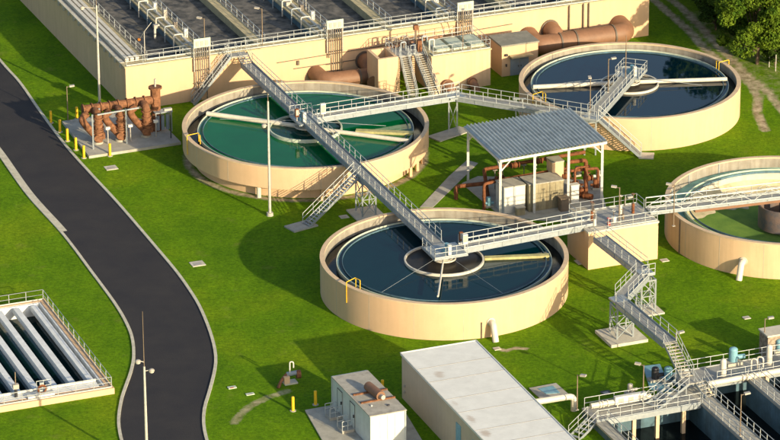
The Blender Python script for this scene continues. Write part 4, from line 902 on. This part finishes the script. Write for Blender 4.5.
# small building with blue door
bd = thing('pump_house', 'small tan building with a blue-grey double door beside the blue tank', 'building', (14.9, 429.5, 0))
Q0 = Vector((12.85, 427.25, 0)); QW, QD, QH = 4.5, 3.6, 3.6
MB().prism([at(Q0, 0, 0), at(Q0, QW, 0), at(Q0, QW, QD), at(Q0, 0, QD)], -.1, QH).build('wall', 'stucco', bd)
MB().prism([at(Q0, -.12, -.12), at(Q0, QW+.12, -.12), at(Q0, QW+.12, QD+.1), at(Q0, -.12, QD+.1)], QH+.003, QH+.2).build('roof', 'grey_roof', bd)
for i in (0, 1):
    dr = MB().prism([at(Q0, 1.05+i*1.16, -.05), at(Q0, 2.17+i*1.16, -.05), at(Q0, 2.17+i*1.16, -.003), at(Q0, 1.05+i*1.16, -.003)], 0, 2.15).build('door', 'door', bd)
    MB().box(at(Q0, 2.03+i*.34, -.09, 1.0), .05, .07, .2).build('handle', 'black', dr)
MB().prism([at(Q0, .9, -.9), at(Q0, 3.6, -.9), at(Q0, 3.6, -.003), at(Q0, .9, -.003)], 2.35, 2.5).build('door_hood', 'conc_moss', bd)
MB().box(at(Q0, .5, -.15, 2.5), .3, .3, .22).build('wall_lamp', 'black', bd); MB().box(at(Q0, .55, -.08, 1.2), .14, .12, .3).build('switch_box', 'black', bd)

# big brown pipes
def bigpipe(label, pts, r, fl, bend=1.4):
    g = thing('water_main', label, 'pipe', (pts[0][0], pts[0][1], 0), 'large brown water mains'); MB().tube(pts, r, 28, bend, 10).build('pipe', 'brown_pipe', g)
    for s in fl: 
        d = (Vector(pts[2])-Vector(pts[1])).normalized() if len(pts) > 2 else (Vector(pts[1])-Vector(pts[0])).normalized()
        c = Vector(pts[1]).lerp(Vector(pts[2]), s); MB().cyl(c-d*.09, c+d*.09, r*1.09, 28).build('flange', 'darkpipe', g)
    return g
PR = 1.15
bigpipe('huge brown pipe with dark rings along the wall behind the blue tank', [ab(49.0, -.05, 2.2), ab(49.0, -2.4, 1.7), ab(60.6, -2.4, 1.7), ab(60.6, -.05, 2.0)], PR, (.25, .42, .84))
g = thing('water_main', 'humped brown pipe branch entering the basin wall above the huge pipe', 'pipe', ab(51.8, -1, 0), 'large brown water mains'); MB().tube([ab(51.8, -.02, 2.6), ab(51.8, -1.3, 2.6), ab(51.8, -2.3, 1.6)], 1.0, 24, 1.0, 8).build('pipe', 'brown_pipe', g); MB().cyl(ab(51.8, -.02, 2.6), ab(51.8, -.2, 2.6), 1.15, 24).build('flange', 'darkpipe', g)
bigpipe('brown pipe lying behind the green tank and ending at the hollow box', [ab(22.6, -.02, 1.3), ab(22.8, -2.4, 1.1), ab(31, -3.0, 1.1), at(B0, -.02, 1.2, 1.1)], .95, (.5, .85), 1.2)
g = thing('water_main', 'brown pipe elbow curving into the wall beside the hollow box', 'pipe', ab(28.2, -1, 0), 'large brown water mains'); MB().tube([ab(28.6, -.02, 2.0), ab(28.6, -1.2, 2.0), ab(28.6, -2.4, .9)], .95, 24, 1.0, 8).build('pipe', 'brown_pipe', g); MB().cyl(ab(28.6, -.02, 2.0), ab(28.6, -.25, 2.0), 1.1, 24).build('flange', 'darkpipe', g)
# stairs along the basin front beside the green tank
g = thing('staircase', 'steel stairs descending along the basin wall behind the green tank', 'staircase', ab(9, -1.2), 'outdoor steel staircases')
sA = (G(240, 62, ABH)-AB0).dot(AU); stair(g, ab(sA-.4, -.8, ABH+.1), ab(sA-4.9, -.8, .05), 1.0)
MB().prism([ab(sA-.4, -1.4), ab(sA+1.6, -1.4), ab(sA+1.6, -.125), ab(sA-.4, -.125)], ABH-.08, ABH+.08).build('landing', 'grate', g)

# ---------------------------------------------------------------- pump slab with rusty pumps (left)
PP = [(62, 121), (89, 156), (181, 142), (166, 127), (120, 112)]
pad('pump_slab', PP, .3, 'pale concrete slab under the rusty pumps left of the green tank', 'conc')
pg = thing('pump_header', 'long rusty header pipe with flanges above the pump slab', 'pipe', G(121, 140, .3))
hz = 3.9; h0 = G(91, 142, .3); h1 = G(150, 133.5, .3); h0.z = hz; h1.z = hz; off = Vd*.8
MB().tube([h0+off-U*.6, h1+off+U*.9], .48, 18).build('pipe', 'rust', pg)
for t in np.linspace(-.08, 1.1, 9): c = (h0+off).lerp(h1+off, t); MB().cyl(c-U*.06, c+U*.06, .62, 18).build('flange', 'rust', pg)
e = h1+off+U*1.0; MB().tube([Vector((e.x, e.y, .3)), e+Z*1.3], .55, 18).build('riser', 'rust', pg); MB().cyl(e+Z*1.3, e+Z*1.5, .75, 18).build('riser_flange', 'rust', pg); MB().cyl(e+Z*1.5, e+Z*2.4, .12, 8).build('air_valve', 'lamp', pg)
for i, (x, y, lab) in enumerate(((99, 144, 'left rusty pump at the front of the slab'), (121.5, 141.5, 'middle rusty pump at the front of the slab'), (147, 137, 'right rusty pump at the front of the slab'))):
    c = G(x, y, .3); g = thing('pump_set', lab, 'pump', c, 'rusty pump sets on the slab')
    MB().tube([c+Z*.3, Vector((c.x, c.y, hz-.1)), Vector((c.x, c.y, hz))+Vd*.9], .44, 14, .8).build('riser', 'rust', g)
    MB().cyl(c+Z*2.3, c+Z*2.45, .56, 14).build('flange', 'rust', g)
    MB().tube([c+Z*.6+Vd*.1, c-U*1.1+Vd*.5+Z*1.9, c-U*1.7+Vd*.8+Z*2.9, c-U*.9+Vd*1.1+Z*3.3], .40, 14, .5).build('suction_pipe', 'rust', g)
    MB().cyl(c+Z*.0+Vd*.4, c+Z*.3+Vd*.4, .6, 14).build('base', 'conc', g); MB().ball(c+Z*.85+Vd*.3, .62, sz=.85).build('casing', 'rust', g)
    MB().cyl(c-U*.35+Z*.9, c-U*.35+Z*.9-Vd*.6, .35, 12).build('cover', 'rust', g); MB().cyl(c+U*.45+Z*.6-Vd*.1, c+U*.45+Z*1.3-Vd*.1, .26, 10).build('motor', 'rust', g)
    for zq in (.95, 1.35, 1.6, 3.0): MB().cyl(c+Z*zq, c+Z*(zq+.12), .60, 14).build('flange', 'rust', g)
    MB().cyl(c+Z*1.5+Vd*.8-U*.8, c+Z*1.5+Vd*.8+U*.75, .2, 10).build('cross_pipe', 'rust', g); MB().lathe(c+Z*1.9-Vd*.2+U*.1, [(.42, 0), (.42, .06), (.34, .06), (.34, 0)], 16).build('handwheel', 'rust', g)
    MB().cyl(c+Z*.9-Vd*.0+U*.1, c+Z*1.9-Vd*.2+U*.1, .05, 6).build('valve_stem', 'darkpipe', g)
    for k in range(2): MB().cyl(c+U*(.5-.9*k)+Z*1.7+Vd*.5, c+U*(.5-.9*k)+Z*1.85+Vd*.5, .3, 10).build('bolt_ring', 'rust', g)
    g = thing('pump_switch', ['left', 'middle', 'right'][i]+' small white-topped switch post in front of the rusty pumps', 'switch', c+U*.9-Vd*.5, 'switch posts before the pumps')
    MB().cyl(c+U*.95-Vd*.3, c+U*.95-Vd*.3+Z*1.7, .07, 8).build('post', 'lamp', g); MB().box(c+U*.95-Vd*.3+Z*1.7, .5, .3, .28).build('head', 'white', g)
g = thing('steel_gantry', 'grey steel frame standing round the rusty pumps', 'frame', G(110, 145, .3))
f0 = G(93.5, 149, .3); f1 = G(127, 143.5, .3)
for p in (f0, f1, f0.lerp(f1, .33)+Vd*1.5): MB().beam(Vector((p.x, p.y, .3)), Vector((p.x, p.y, 4.3)), .16, .16).build('post', 'galv', g)
MB().beam(f0.lerp(f1, .15)+Z*3.9, G(140, 141, .3)+Z*3.9, .12, .14).build('beam', 'galv', g)
g = thing('surge_rack', 'grey framed rack of dark blue cylinders at the right of the pump slab', 'rack', G(164, 130, .3)); c = G(163, 131, .3)
for i, j in ((-1, -1), (1, -1), (1, 1), (-1, 1)): p = c+U*i*.9+Vd*j*.45; MB().beam(p, p+Z*2.3, .09, .09).build('post', 'galv', g)
MB().box(c+Z*2.3, 2.0, 1.1, .12).build('top', 'galv', g)
for i in (-1, 0, 1): MB().cyl(c+U*i*.55+Z*.2, c+U*i*.55+Z*1.9, .2, 12).build('cylinder', 'door', g)
g = thing('light_stand', 'dark post with a small grey box top at the right corner of the pump slab', 'post', G(171, 138, .3)); c = G(171, 138, .3); MB().cyl(c, c+Z*3.4, .06, 8).build('pole', 'black', g); MB().box(c+Z*3.3-U*.3, .9, .4, .25).build('head', 'lamp', g)
# bollards
bols = [((51, 123), 'yellow bollard farthest back beside the road'), ((60, 132), 'second yellow bollard along the road from the top'), ((67.5, 141), 'third yellow bollard along the road from the top'), ((76, 150), 'fourth yellow bollard along the road from the top'), ((84, 158), 'fifth yellow bollard beside the road, nearest the slab corner'), ((110, 156), 'yellow bollard on the grass at the front edge of the pump slab'), ((77, 119), 'yellow bollard on the back edge of the pump slab'), ((293, 411), 'yellow bollard with a concrete foot on the grass left of the generator'), ((315.5, 405), 'yellow bollard just left of the generator container'), ((382.5, 394), 'yellow bollard mostly hidden behind the generator container')]
b0 = G(*bols[0][0]); proto = thing('bollard', bols[0][1], 'bollard', b0, 'yellow bollards'); MB().cyl(b0-Z*.05, b0+Z*1.42, .15, 14).ball(b0+Z*1.42, .15, sz=.4).build('post', 'yellow', proto); MB().cyl(b0-Z*.05, b0+Z*.06, .3, 12).build('footing', 'conc', proto)
for (x, y), lab in bols[1:]: copy_tree(proto, G(x, y), lab)

# ---------------------------------------------------------------- long service building
K = [Vector((1.05, 340.45, 0)), Vector((8.1, 343.2, 0)), Vector((17.4, 319.0, 0)), Vector((10.35, 316.3, 0))]; bh = 4.55
sbd = thing('service_building', 'long low building with a flat whitish stained roof in the foreground', 'building', sum(K, Vector())/4)
MB().prism(K, -.1, bh-.2).build('wall', mat('beige_wall', (.60, .48, .35), .9, .04, .8, .2, streak=.12, bscale=10), sbd)
c = sum(K, Vector())/4; KO = [k+(k-c).normalized()*.22 for k in K]
rf = MB().prism(KO, bh-.197, bh).build('roof', 'roofm', sbd)
dK = (K[3]-K[0]).normalized(); dW = (K[1]-K[0]).normalized()
for i in range(1, 7):
    p = K[0]+dK*(i*3.55+(.3 if i % 2 else -.2)); MB().beam(p+Z*(bh+.01)-dW*.15, p+dW*7.7+Z*(bh+.01), .05, .02).build('seam', mat('seam', (.42, .40, .36), .8), rf)
na, nb = 130, 42; La = (K[3]-K[0]).length; Lb = (K[1]-K[0]).length
aa, b2 = np.meshgrid(np.linspace(-.1, La+.1, na), np.linspace(-.1, Lb+.1, nb), indexing='ij'); o0 = K[0]
vs = np.stack([o0.x+dK.x*aa+dW.x*b2, o0.y+dK.y*aa+dW.y*b2, np.full(aa.shape, bh+.004)], -1).reshape(-1, 3)-np.array(wl(rf))
ix = np.arange(na*nb).reshape(na, nb); fq = np.stack([ix[:-1, :-1], ix[1:, :-1], ix[1:, 1:], ix[:-1, 1:]], -1).reshape(-1, 4)
sm = bpy.data.meshes.new('membrane'); sm.from_pydata(vs.tolist(), [], fq.tolist()); st = np.zeros(aa.shape)
for a_, b_, ra, rb_, k_ in ((5.6, 1.5, 1.6, .9, .9), (7.0, 2.6, .8, 1.6, .35), (3.0, 4.9, .5, 1.3, .5), (1.6, 3.2, .8, 2.2, .3), (12.0, .5, 1.2, .5, .8), (15.6, .6, 1.6, .6, .9), (18.9, .7, 1.3, .8, 1.0), (6.5, 6.3, .7, .5, .7), (9.0, 7.0, 2.6, .35, .5), (21.5, 4.0, .9, .9, .4), (24, .8, 2, .9, .8), (13.5, 5.0, .6, 2.6, .25)):
    st = np.maximum(st, .62*k_*np.clip(1.3-np.hypot((aa-a_)/ra, (b2-b_)/rb_), 0, 1))
at_ = sm.attributes.new('stain', 'FLOAT', 'POINT'); at_.data.foreach_set('value', st.ravel().astype(np.float32))
rm = mat('stained_membrane', (0.78, 0.80, 0.77), .8, .06, .8, .15, grime=.12); nn_ = rm.node_tree.nodes; ll = rm.node_tree.links
A1 = nn_.new('ShaderNodeAttribute'); A1.attribute_name = 'stain'; tcx = nn_.new('ShaderNodeTexCoord'); mpx = nn_.new('ShaderNodeMapping'); mpx.inputs['Rotation'].default_value = (0, 0, math.radians(21)); mpx.inputs['Scale'].default_value = (.8, 3.5, 1)
nx_ = nn_.new('ShaderNodeTexNoise'); nx_.inputs['Scale'].default_value = 1.6; nx_.inputs['Detail'].default_value = 9; nx_.inputs['Roughness'].default_value = .8; ll.new(tcx.outputs['Object'], mpx.inputs[0]); ll.new(mpx.outputs[0], nx_.inputs['Vector'])
ad_ = nn_.new('ShaderNodeMath'); ad_.operation = 'ADD'; ll.new(A1.outputs['Fac'], ad_.inputs[0]); ll.new(nx_.outputs['Fac'], ad_.inputs[1])
mr_ = nn_.new('ShaderNodeMapRange'); mr_.inputs[1].default_value = .88; mr_.inputs[2].default_value = 1.12; mr_.inputs[4].default_value = .7; ll.new(ad_.outputs[0], mr_.inputs[0])
mx_ = nn_.new('ShaderNodeMixRGB'); mx_.inputs[2].default_value = (.42, .33, .25, 1); bs = nn_['Principled BSDF']; src = bs.inputs['Base Color'].links[0].from_socket
ll.new(mr_.outputs[0], mx_.inputs[0]); ll.new(src, mx_.inputs[1]); ll.new(mx_.outputs[0], bs.inputs['Base Color'])
sm.materials.append(rm); o = bpy.data.objects.new('membrane', sm); C.objects.link(o); o.parent = rf
ed = MB()
for i in range(4): ed.beam(KO[i]+Z*(bh+.03), KO[(i+1) % 4]+Z*(bh+.03), .1, .07)
ed.build('roof_edge', 'white', rf)
nW = -dW
for t in (13.6, 17.6):
    p = K[0]+dK*t; MB().prism([p+nW*.05, p+nW*.05+dK*1.15, p+nW*.004+dK*1.15, p+nW*.004], -.0, 3.5).build('door', 'blue', sbd)
for t, z in ((.9, 1.5), (.9, .9)): p = K[0]+dK*t; MB().box(p+nW*.06+Z*z, .18, .18, .2).build('vent', 'lamp', sbd)

# ---------------------------------------------------------------- generator container
g0 = Vector((-5.42, 338.0, 0)); gu = (Vector((-2.13, 339.5, 0))-g0); gW = 3.5; gu = Vector((.925, .380, 0)); gv = -Vector((.380, -.925, 0)); gL = 9.3; gz = .15; gH = 3.25
pad('generator_slab', [(305, 410), (333, 405), (398, 400), (440, 470), (345, 480)], .12, 'grey concrete slab under the generator container', 'conc')
gn = thing('generator_container', 'pale green-white generator container with a rusty muffler on its roof', 'generator', g0+gu*gW/2-gv*gL/2)
def gp(s, t, z=0): return g0+gu*s-gv*t+Z*z
MB().prism([gp(0, 0), gp(gW, 0), gp(gW, gL), gp(0, gL)], gz, gH).build('body', 'cabinet', gn)
MB().prism([gp(-.08, -.08), gp(gW+.08, -.08), gp(gW+.08, gL+.08), gp(-.08, gL+.08)], gH+.003, gH+.1).build('roof', 'cab_roof', gn)
MB().prism([gp(-.04, -.28), gp(gW+.02, -.28), gp(gW+.02, -.082), gp(-.04, -.082)], gz, gH+.04).build('end_hood', 'cabinet', gn)
for t in (1.3, 4.4):
    dr = MB().prism([gp(-.05, t), gp(-.05, t+1.2), gp(-.003, t+1.2), gp(-.003, t)], .55, 2.75).build('door', 'cabinet', gn)
    f = MB()
    for a_, c_ in ((gp(-.06, t, .55), gp(-.06, t, 2.8)), (gp(-.06, t+1.2, .55), gp(-.06, t+1.2, 2.8)), (gp(-.06, t, 2.78), gp(-.06, t+1.2, 2.78))): f.beam(a_, c_, .04, .04)
    f.build('door_frame', 'black', dr); MB().box(gp(-.12, t+1.05, 1.5), .1, .1, .3).build('handle', 'black', dr)
for i in range(4):
    for j in range(2): MB().prism([gp(.22+i*.73, gL+.04), gp(.86+i*.73, gL+.04), gp(.86+i*.73, gL+.003), gp(.22+i*.73, gL+.003)], .5+j*1.38, 1.75+j*1.38).build('end_panel', 'cabinet', gn)
for x in (.02, gW-.02): MB().beam(gp(x, gL+.05, gz), gp(x, gL+.05, gH), .12, .08).build('corner_post', 'cabinet', gn)
MB().cyl(gp(1.9, 4.1, gH+.55), gp(2.15, 6.6, gH+.55), .45, 18).build('muffler', 'brown_pipe', gn); MB().cyl(gp(2.15, 6.6, gH+.55), gp(2.2, 7.1, gH+.6), .22, 14).build('muffler_tip', 'lamp', gn)
for t in (4.6, 6.5): MB().beam(gp(.2, t, gH+.16), gp(gW+.1, t, gH+.16), .22, .12).build('support_rail', 'rust', gn)
MB().cyl(gp(2.35, 7.9, gH+.1), gp(2.35, 7.9, gH+.2), .14, 10).build('cap', 'black', gn); MB().cyl(gp(.9, 7.4, gH+.1), gp(.9, 7.4, gH+.2), .1, 10).build('cap', 'white', gn)
for i, t in enumerate((1.9, 5.0)):
    c = gp(-.8, t, .12); g = thing('door_steps', ('far' if i == 0 else 'near')+' railed steps before a door of the generator container', 'steps', c, 'steps at the generator doors')
    MB().prism([gp(-1.3, t-.6), gp(-.08, t-.6), gp(-.08, t+.6), gp(-1.3, t+.6)], .12, .4).build('landing', 'cab_roof', g)
    for s in (-.6, .6): railing(g, [gp(-.2, t+s, .45), gp(-1.3, t+s, .4)], h=.95, step=.55, toe=False)

# ---------------------------------------------------------------- valve assembly, signs and covers on the grass
c = G(290, 383, 0); g = thing('backflow_valve', 'small rusty and grey valve assembly standing alone on the grass', 'valve', c)
MB().box(c-Z*.05, 1.3, .9, .2).build('footing', 'conc_pale', g); MB().tube([c+V3(-1.1, -1.2, 0), c+V3(-.8, -.5, .5), c+V3(-.3, 0, .9)], .16, 10, .3).build('inlet_pipe', 'rust', g)
MB().cyl(c+V3(-.3, 0, .9), c+V3(.7, .2, 1.0), .22, 12).build('body', 'door', g); MB().cyl(c+V3(.6, .2, .8), c+V3(1.0, .3, .8), .42, 12).build('flange', 'rust', g); MB().box(c+V3(-.3, -.4, .15), .55, .3, .7).build('meter_box', 'stucco_pale', g)
MB().tube([c+V3(0, 0, 1.0), c+V3(0, 0, 2.2), c+V3(.35, 0, 2.2), c+V3(.35, 0, 1.6)], .07, 8, .2).build('vent', 'white_pipe', g)
sg = MB().box(G(232, 388, .0)-Z*.02, .8, .45, .12).build('marker_block', 'weir'); tag(sg, 'pale marker block with a red arrow-like mark on the grass', 'marker', 'marker blocks on the grass')
MB().box(G(232, 388, .1), .35, .14, .025).build('arrow', 'red', sg)
sg = MB().box(G(250, 394.5, .0)-Z*.02, .8, .4, .1).build('marker_block', 'weir'); tag(sg, 'pale marker block with a plain dark patch on shaded grass', 'marker', 'marker blocks on the grass'); MB().box(G(250, 394.5, .08), .45, .16, .02).build('patch', 'lamp', sg)
for px, py, w_, lab in ((111, 168, 1.3, 'grey cover plate on the grass near the pump slab'), (197.5, 264, 1.4, 'grey cover plate on the grass right of the road'), (344, 217, .9, 'small cover plate on shaded grass beside the stairs'), (664.5, 260.5, .8, 'square cover plate by the drained tank'), (746.5, 318, .7, 'small square cover plate alone on the right lawn'), (606, 393, .9, 'dark cover plate behind the lower deck'), (582, 262, 1.3, 'pale plate between the teal tank and the valve block'), (497, 349, .7, 'broken pale plate on the bare patch by the teal tank')):
    o = MB().box(G(px, py, 0)-Z*.03, w_, w_*.9, .09).build('cover_plate', 'black' if 'dark' in lab else 'conc_pale'); tag(o, lab, 'cover', 'cover plates in the lawn')
    MB().box(G(px, py, .06), w_*.6, w_*.5, .02).build('lid', 'lamp', o)

# ---------------------------------------------------------------- trees and fence
def tree_meshes(seed, R, H, hb, nleaf, m):
    rnd = np.random.RandomState(seed)
    ncl = 46; cl = []
    for i in range(ncl):
        th = rnd.uniform(0, 2*PI); ph = np.arccos(rnd.uniform(-.55, 1)); rr = R*rnd.uniform(.45, 1.0)
        cl.append((rr*np.sin(ph)*np.cos(th), rr*np.sin(ph)*np.sin(th), hb+(H-hb)*.45+(H-hb)*.5*np.cos(ph)*rnd.uniform(.7, 1.05), R*rnd.uniform(.16, .34)))
    cl = np.array(cl); k = rnd.randint(0, ncl, nleaf)
    d = rnd.normal(size=(nleaf, 3)); d /= np.linalg.norm(d, axis=1)[:, None]
    p = cl[k, :3]+d*(cl[k, 3]*rnd.uniform(.35, 1.0, nleaf)**.5)[:, None]*np.array([1, 1, .75])
    nrm = d*.8+rnd.normal(size=(nleaf, 3))*.7+np.array([0, 0, .35]); nrm /= np.linalg.norm(nrm, axis=1)[:, None]
    a = np.cross(nrm, rnd.normal(size=(nleaf, 3))); a /= np.linalg.norm(a, axis=1)[:, None]; b_ = np.cross(nrm, a)
    s = rnd.uniform(.10, .24, nleaf)[:, None]
    v = np.stack([p-a*s, p-b_*s*.6, p+a*s, p+b_*s*.6], 1).reshape(-1, 3)
    me = bpy.data.meshes.new('crown'); me.from_pydata(v.tolist(), [], np.arange(nleaf*4).reshape(-1, 4).tolist()); me.materials.append(MT[m])
    t = MB(); t.tube([(0, 0, -.1), (.1, .05, hb*.6), (0, .1, hb+1.2), (.1, 0, H*.8)], .22*R/5, 8)
    for i in range(0, ncl, 3): q = cl[i]; t.cyl((0, 0, hb*.7+(i % 7)*.3), (q[0]*.9, q[1]*.9, q[2]), .09, 6, .03)
    tm = bpy.data.meshes.new('trunk'); tm.from_pydata(t.v, [], t.f); tm.materials.append(MT['bark'])
    return me, tm
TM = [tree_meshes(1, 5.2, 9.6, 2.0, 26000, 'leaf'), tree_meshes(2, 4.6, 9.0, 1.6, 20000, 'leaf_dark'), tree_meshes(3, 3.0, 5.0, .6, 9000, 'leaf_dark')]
def tree(px, py, k, sc_, rz, lab, name='tree', cat='tree', grp='trees beyond the fence'):
    p = G(px, py); r = thing(name, lab, cat, p, grp); r.rotation_euler.z = rz; r.scale = (sc_,)*3
    for nm, me in (('crown', TM[k][0]), ('trunk', TM[k][1])): o = bpy.data.objects.new(nm, me); C.objects.link(o); o.parent = r
tree(757, 64, 0, 1.0, .3, 'bright leafy sunlit tree filling the top right corner')
tree(792, 62, 0, .95, 2.1, 'second bright tree at the right edge behind the fence')
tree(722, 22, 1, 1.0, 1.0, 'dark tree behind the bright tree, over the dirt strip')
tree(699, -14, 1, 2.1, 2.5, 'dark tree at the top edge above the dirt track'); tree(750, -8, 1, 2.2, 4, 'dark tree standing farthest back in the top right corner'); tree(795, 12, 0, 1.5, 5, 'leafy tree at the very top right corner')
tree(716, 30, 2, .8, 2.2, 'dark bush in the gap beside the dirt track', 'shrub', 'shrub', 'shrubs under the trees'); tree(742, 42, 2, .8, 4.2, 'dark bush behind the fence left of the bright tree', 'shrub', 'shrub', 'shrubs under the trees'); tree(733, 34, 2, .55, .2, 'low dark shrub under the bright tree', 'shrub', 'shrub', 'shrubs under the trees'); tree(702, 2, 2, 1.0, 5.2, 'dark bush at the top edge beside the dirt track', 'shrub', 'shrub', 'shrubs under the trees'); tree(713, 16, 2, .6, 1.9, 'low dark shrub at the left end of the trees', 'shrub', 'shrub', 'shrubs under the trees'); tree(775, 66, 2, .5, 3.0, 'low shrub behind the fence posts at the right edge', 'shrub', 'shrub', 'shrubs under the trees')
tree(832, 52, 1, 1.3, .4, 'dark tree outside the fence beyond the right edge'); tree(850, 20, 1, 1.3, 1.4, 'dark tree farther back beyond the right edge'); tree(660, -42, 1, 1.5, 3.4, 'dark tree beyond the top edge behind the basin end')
g = thing('wire_fence', 'thin wire fence on pale posts running under the trees', 'fence', G(755, 62))
fp = [(688, -6), (701, 6), (714, 18), (727, 31), (740, 43), (754, 56), (769, 67), (775.5, 71), (790, 84)]
for x, y in fp: p = G(x, y); MB().cyl(p-Z*.05, p+Z*2.0, .06, 6).build('post', 'pole', g)
b = MB()
for (x, y), (x2, y2) in zip(fp, fp[1:]):
    for z in (.3, .7, 1.1, 1.5, 1.9): b.cyl(G(x, y)+Z*z, G(x2, y2)+Z*z, .008, 4, caps=False)
b.build('wires', 'galv', g)
